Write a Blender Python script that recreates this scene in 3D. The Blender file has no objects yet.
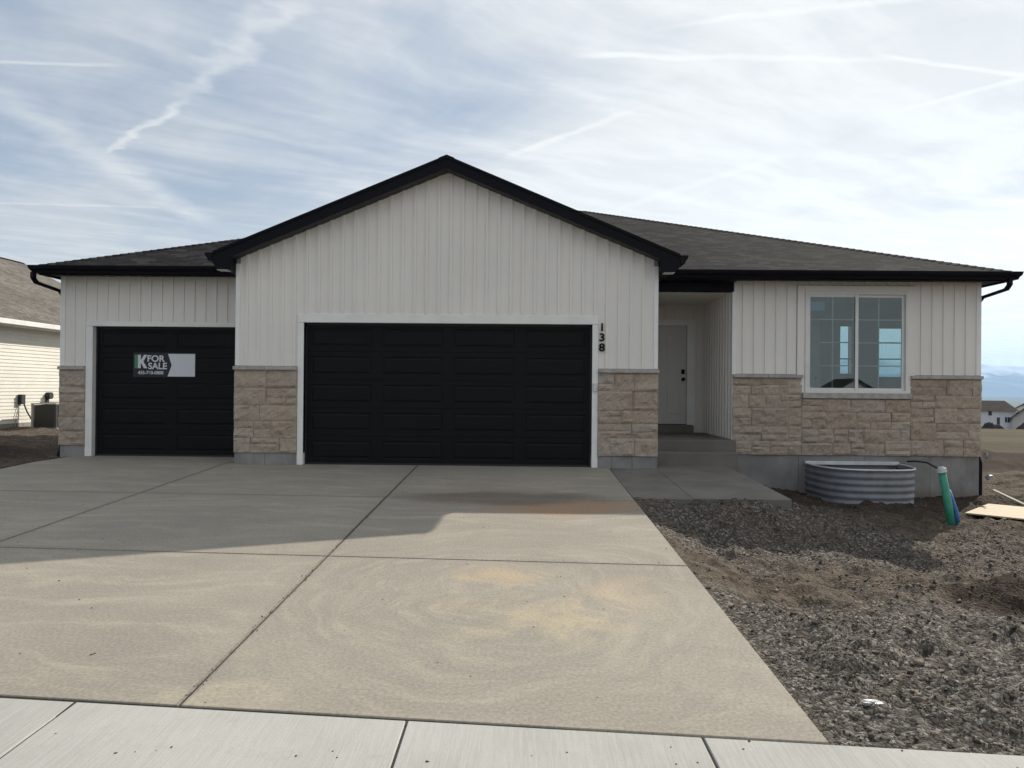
import bpy, math, random
import numpy as np
from mathutils import Vector, Matrix, Euler
random.seed(7)
RNG = np.random.default_rng(11)
sc = bpy.context.scene
COL = sc.collection
R = math.radians

# ------------------------------------------------------------------ numbers of the place
# camera at (0,-13,1.33); gable front wall is the plane y=0, garage floor z=0
SX, SY = 1.00, 1.28                 # shadow displacement per metre of height (towards -x, -y)
SUN = Vector((SX, SY, 1.0)).normalized()

def zd(y):                          # slope of driveway
    return 0.036*np.minimum(y, 0.0)

_tabs = {}
def vnoise(x, y, seed=0):
    if seed not in _tabs:
        _tabs[seed] = np.random.default_rng(seed+100).random((256, 256))
    T = _tabs[seed]
    x = np.asarray(x, float); y = np.asarray(y, float)
    xi = np.floor(x).astype(int); yi = np.floor(y).astype(int)
    fx = x-xi; fy = y-yi
    fx = fx*fx*(3-2*fx); fy = fy*fy*(3-2*fy)
    a = T[xi & 255, yi & 255]; b = T[(xi+1) & 255, yi & 255]
    c = T[xi & 255, (yi+1) & 255]; d = T[(xi+1) & 255, (yi+1) & 255]
    return (a*(1-fx)+b*fx)*(1-fy)+(c*(1-fx)+d*fx)*fy
def fbm(x, y, seed=0, o=4, ridged=False):
    s = 0; a = .5; t = 0
    for i in range(o):
        n = vnoise(x*2**i+17.3*i, y*2**i+5.1*i, seed+i)
        if ridged: n = 1-abs(2*n-1)
        s = s+a*n; t += a; a *= .5
    return s/t
def sst(a, b, x):
    t = np.clip((x-a)/(b-a), 0, 1)
    return t*t*(3-2*t)

# ------------------------------------------------------------------ mesh helpers
class MB:
    def __init__(s): s.v = []; s.f = []; s.uv = None
    def add(s, vs, fs):
        n = len(s.v); s.v += [tuple(v) for v in vs]; s.f += [tuple(i+n for i in f) for f in fs]
        return s
    def box(s, x0, x1, y0, y1, z0, z1, b=0.0):
        if b <= 0:
            vs = [(x, y, z) for x in (x0, x1) for y in (y0, y1) for z in (z0, z1)]
            return s.add(vs, [(0, 1, 3, 2), (4, 6, 7, 5), (0, 4, 5, 1), (2, 3, 7, 6), (0, 2, 6, 4), (1, 5, 7, 3)])
        # chamfered box
        import itertools
        idx = {}; vs = []
        X = (x0, x1); Y = (y0, y1); Z = (z0, z1)
        for i, j, k in itertools.product((0, 1), repeat=3):
            si, sj, sk = (1-2*i), (1-2*j), (1-2*k)
            for a in range(3):
                p = [X[i]+si*b, Y[j]+sj*b, Z[k]+sk*b]
                p[a] = (X[i], Y[j], Z[k])[a]
                idx[(i, j, k, a)] = len(vs); vs.append(p)
        fs = []
        for a in range(3):
            o = [q for q in range(3) if q != a]
            for e in (0, 1):
                loop = []
                for u, w in ((0, 0), (0, 1), (1, 1), (1, 0)):
                    c = [0, 0, 0]; c[a] = e; c[o[0]] = u; c[o[1]] = w
                    loop.append(idx[(*c, a)])
                fs.append(tuple(loop))
            # edges along axis a
            for u, w in itertools.product((0, 1), repeat=2):
                c0 = [0, 0, 0]; c1 = [0, 0, 0]; c0[o[0]] = c1[o[0]] = u; c0[o[1]] = c1[o[1]] = w; c1[a] = 1
                fs.append((idx[(*c0, o[0])], idx[(*c0, o[1])], idx[(*c1, o[1])], idx[(*c1, o[0])]))
        for i, j, k in itertools.product((0, 1), repeat=3):
            fs.append((idx[(i, j, k, 0)], idx[(i, j, k, 1)], idx[(i, j, k, 2)]))
        return s.add(vs, fs)
    def prism(s, poly, d0, d1, axis='y'):
        """poly of 2-D points extruded from d0 to d1 along axis (y: points are x,z; x: points are y,z; z: x,y)"""
        n = len(poly)
        def P(p, d):
            return (p[0], d, p[1]) if axis == 'y' else ((d, p[0], p[1]) if axis == 'x' else (p[0], p[1], d))
        vs = [P(p, d0) for p in poly]+[P(p, d1) for p in poly]
        fs = [tuple(range(n)), tuple(range(2*n-1, n-1, -1))]
        fs += [(i, i+n, (i+1) % n+n, (i+1) % n) for i in range(n)]
        return s.add(vs, fs)
    def tube(s, path, r, seg=10, cap=True, r1=None):
        path = [Vector(p) for p in path]; n = len(path); vs = []
        up = Vector((0, 0, 1))
        for i, p in enumerate(path):
            t = (path[min(i+1, n-1)]-path[max(i-1, 0)]).normalized()
            a = t.cross(up)
            if a.length < .05: a = t.cross(Vector((1, 0, 0)))
            a.normalize(); b = t.cross(a)
            rr = r if r1 is None else r+(r1-r)*i/(n-1)
            for k in range(seg):
                an = 2*math.pi*k/seg
                vs.append(p+a*rr*math.cos(an)+b*rr*math.sin(an))
        fs = [(i*seg+k, i*seg+(k+1) % seg, (i+1)*seg+(k+1) % seg, (i+1)*seg+k) for i in range(n-1) for k in range(seg)]
        if cap: fs += [tuple(range(seg-1, -1, -1)), tuple((n-1)*seg+k for k in range(seg))]
        return s.add(vs, fs)
    def bar(s, path, w, d, ref=Vector((0, 1, 0))):
        """rectangular section sweep; ref = direction kept for the d size"""
        path = [Vector(p) for p in path]; n = len(path); vs = []
        for i, p in enumerate(path):
            t = (path[min(i+1, n-1)]-path[max(i-1, 0)]).normalized()
            b = ref; a = t.cross(b).normalized()
            for u, v in ((-1, -1), (1, -1), (1, 1), (-1, 1)):
                vs.append(p+a*u*w/2+b*v*d/2)
        fs = [(i*4+k, i*4+(k+1) % 4, (i+1)*4+(k+1) % 4, (i+1)*4+k) for i in range(n-1) for k in range(4)]
        fs += [(3, 2, 1, 0), tuple((n-1)*4+k for k in range(4))]
        return s.add(vs, fs)
    def build(s, name, mat, parent=None, smooth=False, loc=None, fixn=True):
        me = bpy.data.meshes.new(name)
        me.from_pydata([tuple(v) for v in s.v], [], s.f)
        if s.uv is not None:
            l = me.uv_layers.new(name='UVMap')
            for i, uv in enumerate(s.uv): l.data[i].uv = uv
        me.validate()
        if fixn:
            import bmesh
            bm = bmesh.new(); bm.from_mesh(me); bmesh.ops.recalc_face_normals(bm, faces=bm.faces); bm.to_mesh(me); bm.free()
        me.materials.append(mat)
        if smooth: me.polygons.foreach_set('use_smooth', [True]*len(me.polygons))
        o = bpy.data.objects.new(name, me); COL.objects.link(o)
        if parent is not None: o.parent = parent
        if loc: o.location = loc
        return o

def npmesh(name, V, F, mat, smooth=False, parent=None):
    me = bpy.data.meshes.new(name)
    k = F.shape[1]
    me.vertices.add(len(V)); me.vertices.foreach_set('co', V.astype('f').ravel())
    me.loops.add(F.size); me.loops.foreach_set('vertex_index', F.astype('i').ravel())
    me.polygons.add(len(F)); me.polygons.foreach_set('loop_start', np.arange(0, F.size, k, dtype='i'))
    me.polygons.foreach_set('loop_total', np.full(len(F), k, dtype='i'))
    if smooth: me.polygons.foreach_set('use_smooth', np.ones(len(F), bool))
    me.update(calc_edges=True); me.validate()
    me.materials.append(mat)
    o = bpy.data.objects.new(name, me); COL.objects.link(o)
    if parent is not None: o.parent = parent
    return o

def empty(name, loc=(0, 0, 0)):
    o = bpy.data.objects.new(name, None); COL.objects.link(o); o.location = loc
    o.empty_display_size = .2
    return o
def tag(o, label, cat, group=None):
    o['label'] = label; o['category'] = cat
    if group: o['group'] = group
    return o
def struct(o, kind='structure'):
    o['kind'] = kind; return o
def keep(parent, *objs):            # children were modelled in world coordinates
    inv = Matrix.Translation(-parent.location)
    for o in objs: o.matrix_parent_inverse = inv

# ------------------------------------------------------------------ materials
class NT:
    def __init__(s, tree):
        s.t = tree; s.n = tree.nodes; s.l = tree.links
    def node(s, typ, **kw):
        n = s.n.new(typ)
        for k, v in kw.items(): setattr(n, k, v)
        return n
    def setin(s, sock, v):
        if hasattr(v, 'links') or isinstance(v, bpy.types.NodeSocket): s.l.new(v, sock)
        elif v is not None: sock.default_value = v
    def math(s, op, a, b=None, c=None, clamp=False):
        n = s.node('ShaderNodeMath', operation=op); n.use_clamp = clamp
        s.setin(n.inputs[0], a)
        if b is not None: s.setin(n.inputs[1], b)
        if c is not None: s.setin(n.inputs[2], c)
        return n.outputs[0]
    def vmath(s, op, a, b=None, scale=None):
        n = s.node('ShaderNodeVectorMath', operation=op)
        s.setin(n.inputs[0], a)
        if b is not None: s.setin(n.inputs[1], b)
        if scale is not None: s.setin(n.inputs['Scale'], scale)
        return n.outputs[1] if op in ('LENGTH', 'DISTANCE', 'DOT_PRODUCT') else n.outputs[0]
    def noise(s, vec, scale, detail=4, rough=.55, dist=0.0, lac=2.0):
        n = s.node('ShaderNodeTexNoise'); s.setin(n.inputs['Vector'], vec)
        n.inputs['Scale'].default_value = scale; n.inputs['Detail'].default_value = detail
        n.inputs['Roughness'].default_value = rough; n.inputs['Distortion'].default_value = dist
        return n.outputs['Fac']
    def vor(s, vec, scale, feature='F1', out='Distance', rand=1.0):
        n = s.node('ShaderNodeTexVoronoi', feature=feature); s.setin(n.inputs['Vector'], vec)
        n.inputs['Scale'].default_value = scale; n.inputs['Randomness'].default_value = rand
        return n.outputs[out]
    def ramp(s, fac, stops, interp='LINEAR'):
        n = s.node('ShaderNodeValToRGB'); n.color_ramp.interpolation = interp
        e = n.color_ramp.elements
        while len(e) < len(stops): e.new(.5)
        for el, (p, c) in zip(e, stops):
            el.position = p
            el.color = (c, c, c, 1) if isinstance(c, (int, float)) else (*c, 1)
        s.setin(n.inputs[0], fac); return n.outputs[0]
    def mr(s, v, a, b, c=0.0, d=1.0, smooth=True):
        n = s.node('ShaderNodeMapRange', interpolation_type='SMOOTHSTEP' if smooth else 'LINEAR')
        s.setin(n.inputs[0], v)
        for i, q in enumerate((a, b, c, d)): n.inputs[i+1].default_value = q
        return n.outputs[0]
    def mix(s, fac, a, b, blend='MIX'):
        n = s.node('ShaderNodeMix', data_type='RGBA', blend_type=blend)
        s.setin(n.inputs[0], fac)
        for k, v in ((6, a), (7, b)):
            if isinstance(v, tuple): v = (*v, 1) if len(v) == 3 else v
            s.setin(n.inputs[k], v)
        return n.outputs[2]
    def sep(s, v):
        n = s.node('ShaderNodeSeparateXYZ'); s.setin(n.inputs[0], v); return n.outputs
    def comb(s, x, y, z=0.0):
        n = s.node('ShaderNodeCombineXYZ')
        for i, q in enumerate((x, y, z)): s.setin(n.inputs[i], q)
        return n.outputs[0]
    def pos(s): return s.node('ShaderNodeNewGeometry').outputs['Position']
    def obj(s): return s.node('ShaderNodeTexCoord').outputs['Object']
    def isl(s): return s.node('ShaderNodeNewGeometry').outputs['Random Per Island']
    def bump(s, h, strength=.3, dist=.01):
        n = s.node('ShaderNodeBump'); n.inputs['Strength'].default_value = strength
        n.inputs['Distance'].default_value = dist; s.setin(n.inputs['Height'], h); return n.outputs[0]

def mat(name, color=None, rough=.6, metal=0.0, build=None, spec=.5):
    m = bpy.data.materials.new(name); m.use_nodes = True
    t = NT(m.node_tree); b = t.n['Principled BSDF']
    b.inputs['Roughness'].default_value = rough; b.inputs['Metallic'].default_value = metal
    b.inputs['Specular IOR Level'].default_value = spec
    if color is not None: b.inputs['Base Color'].default_value = (*color, 1)
    if build: build(t, b)
    return m
def varied(color, amt=.12, scale=3, rough=.6, bumps=0.0, bscale=60, stretch=None, metal=0.0, spec=.5, name='mat', dist=.004):
    def f(t, b):
        p = t.obj()
        q = p if stretch is None else t.vmath('MULTIPLY', p, stretch)
        n = t.noise(q, scale, 5, .6)
        c1 = tuple(min(1, c*(1+amt)) for c in color); c0 = tuple(c*(1-amt) for c in color)
        t.setin(b.inputs['Base Color'], t.mix(t.mr(n, .3, .7), c0, c1))
        t.setin(b.inputs['Roughness'], t.mr(n, .2, .8, rough-.06, rough+.06))
        if bumps: t.setin(b.inputs['Normal'], t.bump(t.noise(q, bscale, 3), bumps, dist))
    return mat(name, rough=rough, metal=metal, build=f, spec=spec)

def siding_mat(name, col):
    def f(t, b):
        p = t.obj()
        big = t.noise(p, .8, 3)
        st = t.noise(t.vmath('MULTIPLY', p, (6.0, 6.0, .35)), 1.6, 4)
        c = t.mix(t.mr(big, .35, .7), tuple(x*.95 for x in col), col)
        c = t.mix(t.mr(st, .5, .8, 0, .15), c, tuple(x*.86 for x in col))
        t.setin(b.inputs['Base Color'], c)
        w = t.noise(t.vmath('MULTIPLY', p, (3.0, 3.0, .8)), 1.5, 2)
        t.setin(b.inputs['Normal'], t.bump(w, .2, .010))
    return mat(name, rough=.55, build=f, spec=.35)
M = {}
M['siding'] = siding_mat('vinyl_siding', (.83, .795, .74))
M['trim'] = varied((.82, .81, .78), .05, 2, .5, name='white_trim')
M['black'] = varied((.0035, .0035, .0070), .2, 3, .55, spec=.16, name='black_painted_metal')
M['soffit'] = varied((.022, .021, .022), .15, 3, .6, name='black_soffit')
def garage_f(t, b):
    p = t.obj()
    n = t.noise(t.vmath('MULTIPLY', p, (1.2, 1.2, 26.0)), 3, 4)
    d = t.noise(p, 1.3, 4)
    t.setin(b.inputs['Base Color'], t.mix(t.mr(d, .35, .75), (.0024, .0024, .0034), (.0052, .0050, .0058)))
    t.setin(b.inputs['Roughness'], t.mr(d, .3, .7, .42, .58))
    t.setin(b.inputs['Normal'], t.bump(n, .25, .003))
M['garage'] = mat('black_garage_steel', build=garage_f, spec=.20)
def stone_f(t, b):
    p = t.obj(); r = t.isl()
    base = t.ramp(r, [(0, (.42, .34, .265)), (.22, (.47, .39, .31)), (.45, (.39, .325, .265)), (.68, (.50, .425, .345)), (.85, (.43, .35, .28)), (1, (.46, .405, .35))])
    n = t.noise(p, 9, 6, .65); n2 = t.noise(p, 38, 5, .7); n3 = t.noise(p, 3.1, 3)
    c = t.mix(t.mr(n, .50, .72, 0, .45), base, (.25, .19, .145))
    c = t.mix(t.mr(n2, .50, .70, 0, .6), c, (.60, .53, .44))
    c = t.mix(t.mr(n3, .5, .75, 0, .45), c, (.36, .26, .20))
    c = t.mix(.10, c, (.16, .14, .12))
    t.setin(b.inputs['Base Color'], c)
    h = t.math('ADD', t.math('MULTIPLY', n, 1.4), t.math('MULTIPLY', n2, .5))
    t.setin(b.inputs['Normal'], t.bump(h, .9, .02))
M['stone'] = mat('tan_split_stone', rough=.9, build=stone_f, spec=.2)
M['mortar'] = varied((.28, .23, .185), .2, 12, .95, .5, name='mortar')
M['cap'] = varied((.40, .375, .35), .18, 8, .85, .5, name='stone_cap')
def found_f(t, b):
    p = t.obj(); n = t.noise(p, 2.2, 6, .6); n2 = t.noise(p, 30, 4)
    s_ = t.noise(t.vmath('MULTIPLY', p, (5, 5, .6)), 2, 4)
    c = t.mix(t.mr(n, .3, .7), (.21, .205, .20), (.31, .30, .285))
    c = t.mix(t.mr(s_, .52, .75, 0, .5), c, (.17, .16, .15))
    c = t.mix(t.mr(t.sep(t.pos())[2], -.62, -.35, .55, 0), c, (.17, .13, .10))
    t.setin(b.inputs['Base Color'], c); t.setin(b.inputs['Normal'], t.bump(n2, .4, .004))
M['foundation'] = mat('foundation_concrete', rough=.9, build=found_f, spec=.2)

def seg_mask(t, p2, cx, cy, rx, ry, rot=0.0, soft=(1.0, .3)):
    """elliptic patch with its own place on the slab"""
    d = t.vmath('SUBTRACT', p2, (cx, cy, 0))
    n = t.node('ShaderNodeVectorRotate', rotation_type='Z_AXIS'); t.setin(n.inputs['Vector'], d); n.inputs['Angle'].default_value = rot
    q = t.vmath('MULTIPLY', n.outputs[0], (1/rx, 1/ry, 0))
    return t.mr(t.vmath('LENGTH', q), soft[0], soft[1])
def drive_f(t, b):
    p = t.pos(); p2 = t.vmath('MULTIPLY', p, (1, 1, 0))
    warp = t.node('ShaderNodeTexNoise'); t.setin(warp.inputs['Vector'], p2); warp.inputs['Scale'].default_value = .55; warp.inputs['Detail'].default_value = 3
    pw = t.vmath('ADD', p2, t.vmath('SCALE', t.vmath('SUBTRACT', warp.outputs['Color'], (.5, .5, .5)), scale=1.4))
    big = t.noise(p2, .5, 5, .6); mid = t.noise(pw, 2.5, 6, .65); fine = t.noise(p2, 45, 4, .7)
    # smeared mud: arcs round a point of the slab
    d = t.vmath('SUBTRACT', pw, (-.15, -7.1, 0)); r = t.vmath('LENGTH', t.vmath('MULTIPLY', d, (1.0, .85, 0)))
    xy = t.sep(d); ang = t.math('ARCTAN2', xy[1], xy[0])
    arcs = t.noise(t.comb(t.math('MULTIPLY', r, 5.0), t.math('MULTIPLY', ang, 1.0), 0.0), 1.5, 7, .72)
    sweep = t.noise(t.vmath('MULTIPLY', t.comb(t.math('ADD', t.sep(pw)[0], t.math('MULTIPLY', t.sep(pw)[1], .5)), t.sep(pw)[1]), (.6, 2.6, 1)), 1.3, 7, .72)
    inner = t.mr(r, 2.6, 1.0)
    sm = t.math('ADD', t.math('MULTIPLY', arcs, inner), t.math('MULTIPLY', sweep, t.math('SUBTRACT', 1.0, inner)))
    c = t.mix(t.mr(big, .3, .72), (.245, .217, .172), (.315, .281, .226))
    c = t.mix(t.mr(sm, .47, .68, 0, .55), c, (.445, .395, .30))
    c = t.mix(t.mr(sm, .50, .32, 0, .38), c, (.19, .178, .155))
    c = t.mix(t.mr(mid, .48, .70, 0, .45), c, (.225, .205, .175))
    c = t.mix(t.mr(t.noise(p2, 9, 5, .7), .55, .75, 0, .3), c, (.45, .42, .36))
    brk = t.mr(t.noise(pw, 1.8, 5, .65), .40, .62)
    def patch(c, col, amt, *a, **k):
        return t.mix(t.math('MULTIPLY', t.math('MULTIPLY', seg_mask(t, p2, *a, **k), brk), amt), c, col)
    c = patch(c, (.50, .36, .20), .7, -.25, -6.8, .55, .9, .5)
    c = patch(c, (.52, .43, .25), .6, .25, -7.7, .6, 1.0, .9)
    c = patch(c, (.50, .38, .24), .6, .75, -7.2, .45, .9, .3)
    c = patch(c, (.50, .43, .29), .7, -1.6, -8.9, .5, .25)
    # damp dark patch in front of the wide door
    wet = t.math('MULTIPLY', seg_mask(t, pw, -.35, -2.85, 1.75, .62, .05, (1.05, .45)), t.mr(t.noise(pw, 1.6, 5, .65), .20, .38))
    rust = t.math('MULTIPLY', seg_mask(t, pw, .45, -3.45, 1.30, .62, .0, (1.1, .4)), t.mr(t.noise(pw, 2.1, 5, .65), .22, .42))
    c = t.mix(t.math('MULTIPLY', rust, .88), c, (.33, .175, .075))
    c = t.mix(t.math('MULTIPLY', wet, .85), c, (.085, .055, .032))
    # dirt caught along the joints
    px_, py_, _z = t.sep(p); jn = t.math('MULTIPLY', t.math('SUBTRACT', t.noise(p2, 14, 4, .7), .5), .035)
    dm = None
    for q in (t.math('ADD', px_, 1.76), t.math('ADD', px_, 5.05), t.math('ADD', t.math('ADD', py_, 6.10), t.math('MULTIPLY', px_, .06)), t.math('ADD', t.math('ADD', py_, 3.02), t.math('MULTIPLY', px_, .035))):
        a_ = t.math('ABSOLUTE', t.math('ADD', q, jn)); dm = a_ if dm is None else t.math('MINIMUM', dm, a_)
    c = t.mix(t.mr(dm, .030, .008, 0, .78), c, (.06, .05, .04))
    c = t.mix(t.mr(dm, .14, .02, 0, .25), c, (.20, .175, .14))
    t.setin(b.inputs['Base Color'], t.mix(.32, c, t.mix(t.mr(fine, .3, .7), (.2, .19, .17), (.5, .47, .42))))
    t.setin(b.inputs['Roughness'], t.mr(wet, 0, 1, .9, .6))
    h = t.math('ADD', t.math('MULTIPLY', mid, .6), t.math('MULTIPLY', fine, .25))
    t.setin(b.inputs['Normal'], t.bump(h, .45, .006))
M['drive'] = mat('driveway_concrete', rough=.9, build=drive_f, spec=.12)
def walk_f(t, b):
    p = t.pos(); big = t.noise(p, .9, 5, .6); br = t.noise(t.vmath('MULTIPLY', p, (60, 3, 1)), 1.5, 3); fine = t.noise(p, 90, 3)
    c = t.mix(t.mr(big, .3, .7), (.33, .325, .30), (.41, .405, .375))
    c = t.mix(t.mr(br, .3, .7, 0, .25), c, (.58, .57, .53))
    c = t.mix(t.mr(t.noise(p, 5, 6, .7), .58, .75, 0, .5), c, (.33, .31, .275))
    t.setin(b.inputs['Base Color'], t.mix(t.mr(fine, .4, .7, 0, .3), c, (.35, .34, .32)))
    t.setin(b.inputs['Normal'], t.bump(t.math('ADD', br, fine), .35, .003))
M['walk'] = mat('sidewalk_concrete', rough=.9, build=walk_f, spec=.25)
def porch_f(t, b):
    p = t.pos(); big = t.noise(p, 1.5, 5, .6); fine = t.noise(p, 60, 3)
    c = t.mix(t.mr(big, .3, .7), (.145, .135, .12), (.20, .185, .165))
    t.setin(b.inputs['Base Color'], c); t.setin(b.inputs['Normal'], t.bump(fine, .3, .003))
M['porch'] = mat('porch_concrete', rough=.9, build=porch_f, spec=.25)
M['joint'] = varied((.03, .026, .022), .3, 20, .95, name='joint_dirt')
M['asphalt'] = varied((.055, .055, .057), .2, 4, .9, .5, 90, name='asphalt')

def ground_f(t, b):
    p = t.pos(); p2 = t.vmath('MULTIPLY', p, (1, 1, 0)); X, Y, Z = t.sep(p)
    warp = t.node('ShaderNodeTexNoise'); t.setin(warp.inputs['Vector'], p2); warp.inputs['Scale'].default_value = 1.2
    pw = t.vmath('ADD', p2, t.vmath('SCALE', t.vmath('SUBTRACT', warp.outputs['Color'], (.5, .5, .5)), scale=.8))
    n1 = t.noise(pw, .6, 6, .62); n2 = t.noise(p2, 5, 6, .7); n3 = t.noise(p2, 28, 5, .7)
    vo = t.vor(p2, 45, out='Color'); vs = t.sep(vo)[0]; vd = t.vor(p2, 45)
    grav = t.ramp(vs, [(0, (.035, .031, .027)), (.35, (.075, .067, .058)), (.7, (.12, .108, .094)), (1, (.28, .26, .235))])
    dirt = t.mix(t.mr(n2, .35, .68), (.062, .048, .037), (.140, .110, .082))
    dirt = t.mix(t.mr(n3, .52, .75, 0, .5), dirt, (.25, .205, .155))
    nearw = t.math('MULTIPLY', t.mr(Y, -5.6, -8.2), t.mr(X, 6.5, 3.0, .3, 1))
    extra_gravel = seg_mask(t, p2, 3.4, -3.4, 3.2, 2.2, .15, (1.1, .6))  # patch by the walkway with more gravel in the mix
    gm = t.math('ADD', t.math('ADD', t.math('MULTIPLY', nearw, .34), t.math('MULTIPLY', extra_gravel, .10)), t.math('SUBTRACT', n1, .47))
    c = t.mix(t.mr(gm, -.08, .26, .06, .92), dirt, grav)
    # darker soil in some places
    dk = t.math('ADD', t.math('MULTIPLY', seg_mask(t, pw, 4.7, -6.15, 1.1, .6, .2, (1.1, .5)), 2.0), seg_mask(t, p2, -11.2, 1.2, 3.0, 2.6, 0))
    dk = t.math('ADD', dk, t.math('MULTIPLY', seg_mask(t, pw, 6.6, .3, 3.4, 1.7, 0, (1.05, .6)), .8))
    dk = t.math('ADD', dk, seg_mask(t, p2, 12.5, 7.5, 4.2, 3.6, -.3))
    dk = t.math('MULTIPLY', dk, t.mr(n1, .3, .5), clamp=True)
    c = t.mix(dk, c, t.mix(t.mr(n3, .4, .7), (.038, .029, .023), (.080, .062, .048)))
    # beyond the lot: pale track, then rough field
    field = t.mix(t.mr(t.noise(p2, .09, 6, .6), .35, .65), (.060, .052, .030), (.095, .080, .050))
    field = t.mix(t.mr(t.noise(p2, 1.4, 5, .7), .45, .7, 0, .6), field, (.055, .058, .028))
    fw = t.mr(t.math('ADD', Y, t.math('MULTIPLY', n1, 2)), 18.0, 20.0)
    trk = t.math('MULTIPLY', t.mr(Y, 9.5, 12.0), t.mr(Y, 19.5, 17.0))
    c = t.mix(t.math('MULTIPLY', trk, .8), c, (.20, .185, .165))
    c = t.mix(fw, c, field)
    c = t.mix(t.mr(Y, 900, 3000), c, (.12, .125, .10))
    t.setin(b.inputs['Base Color'], c)
    h = t.math('ADD', t.math('MULTIPLY', n2, 1.0), t.math('ADD', t.math('MULTIPLY', n3, .5), t.math('MULTIPLY', vd, -.5)))
    t.setin(b.inputs['Normal'], t.bump(h, .8, .03))
M['ground'] = mat('dirt_and_gravel', rough=.95, build=ground_f, spec=.05)
def stones_f(t, b):
    r = t.isl(); p = t.pos()
    c = t.ramp(r, [(0, (.038, .033, .028)), (.35, (.075, .066, .056)), (.62, (.12, .107, .090)), (.83, (.18, .165, .145)), (.94, (.32, .305, .28)), (1, (.55, .54, .51))])
    t.setin(b.inputs['Base Color'], t.mix(t.mr(t.noise(p, 90, 3), .4, .7, 0, .4), c, (.16, .12, .09)))
M['stones'] = mat('crushed_gravel', rough=.9, build=stones_f, spec=.12)
def clod_f(t, b):
    r = t.isl(); p = t.pos()
    c = t.ramp(r, [(0, (.06, .047, .037)), (.5, (.115, .092, .070)), (1, (.19, .155, .118))])
    t.setin(b.inputs['Base Color'], c); t.setin(b.inputs['Normal'], t.bump(t.noise(p, 60, 4), .7, .01))
M['clod'] = mat('soil_clods', rough=.95, build=clod_f, spec=.15)

def shingle(name, cols, roww=.145):
    def f(t, b):
        uv = t.node('ShaderNodeUVMap').outputs[0]
        br = t.node('ShaderNodeTexBrick'); t.setin(br.inputs['Vector'], uv)
        br.offset = .37; br.offset_frequency = 2; br.squash = 1
        for k, v in (('Scale', 1), ('Mortar Size', .006), ('Mortar Smooth', .3), ('Bias', 0), ('Brick Width', .24), ('Row Height', roww)): br.inputs[k].default_value = v
        br.inputs['Color1'].default_value = (0, 0, 0, 1); br.inputs['Color2'].default_value = (1, 1, 1, 1); br.inputs['Mortar'].default_value = (.0, .0, .0, 1)
        c = t.ramp(br.outputs['Color'], [(0, cols[0]), (.5, cols[1]), (1, cols[2])])
        n = t.noise(uv, 26, 5, .75); big = t.noise(uv, .7, 4)
        c = t.mix(t.mr(n, .42, .66, 0, .8), c, tuple(x*2.3 for x in cols[1]))
        c = t.mix(t.mr(big, .35, .7, 0, .4), c, cols[0])
        c = t.mix(t.math('MULTIPLY', br.outputs['Fac'], .7), c, tuple(x*.35 for x in cols[0]))
        t.setin(b.inputs['Base Color'], c)
        v = t.math('FRACT', t.math('DIVIDE', t.sep(uv)[1], roww))
        h = t.math('ADD', t.math('MULTIPLY', t.math('SUBTRACT', 1.0, v), .6), t.math('ADD', t.math('MULTIPLY', t.sep(br.outputs['Color'])[0], .4), t.math('MULTIPLY', n, .3)))
        t.setin(b.inputs['Normal'], t.bump(h, .7, .012))
    return mat(name, rough=1.0, build=f, spec=.04)
M['shingle'] = shingle('charcoal_shingles', [(.007, .007, .0075), (.019, .019, .0195), (.052, .051, .050)])
M['shingle_tan'] = shingle('weathered_tan_shingles', [(.085, .077, .068), (.13, .12, .106), (.19, .175, .155)])
M['lap'] = varied((.66, .635, .56), .05, 1.5, .55, name='cream_lap_siding')
M['white'] = varied((.74, .73, .70), .05, 3, .5, name='white_vinyl')
M['galv'] = varied((.22, .23, .245), .14, 5, .6, .25, 20, metal=.35, name='galvanised_steel')
M['galvlight'] = varied((.66, .68, .70), .1, 6, .5, metal=.3, name='bright_galvanised_rim')
M['door'] = varied((.60, .585, .56), .04, 2, .5, name='white_door_paint')
M['green'] = varied((.04, .27, .17), .15, 8, .4, name='green_pvc')
M['blue'] = varied((.03, .13, .36), .15, 8, .4, name='blue_poly_pipe')
M['whitepl'] = varied((.62, .62, .61), .08, 8, .45, name='white_plastic')
M['rubber'] = varied((.015, .015, .015), .2, 8, .6, name='black_rubber')
M['wood'] = varied((.50, .40, .27), .22, 3, .8, .4, 12, stretch=(2, 14, 14), name='raw_plywood')
M['plankgrey'] = varied((.42, .37, .30), .2, 3, .85, .4, 12, stretch=(2, 14, 14), name='weathered_wood')
M['sign_dark'] = mat('sign_dark_vinyl', (.012, .014, .020), .5)
M['sign_white'] = mat('sign_white_vinyl', (.66, .68, .72), .5)
M['sign_green'] = mat('sign_green_vinyl', (.07, .24, .14), .5)
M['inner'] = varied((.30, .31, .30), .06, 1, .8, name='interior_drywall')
M['inner_light'] = varied((.80, .84, .80), .04, 1, .7, name='interior_door_paint')
M['acdark'] = varied((.05, .05, .05), .2, 6, .5, name='condenser_louvres')
M['acgrey'] = varied((.36, .35, .33), .1, 6, .5, name='condenser_casing')
M['farwhite'] = varied((.80, .79, .80), .05, .5, .7, name='pale_far_siding')
M['fartan'] = varied((.62, .58, .54), .06, .5, .7, name='tan_far_siding')
M['farroof'] = varied((.075, .063, .056), .2, .8, 1.0, spec=.03, name='brown_far_shingles')
M['farglass'] = mat('far_window_glass', (.03, .035, .045), .15)
M['fartrim'] = varied((.06, .05, .045), .1, 1, .8, name='brown_far_trim')
M['wrap'] = varied((.22, .235, .26), .3, 14, .45, .6, 30, name='white_plastic_scrap')
M['tag'] = mat('paper_tag', (.30, .42, .62), .7)
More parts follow.
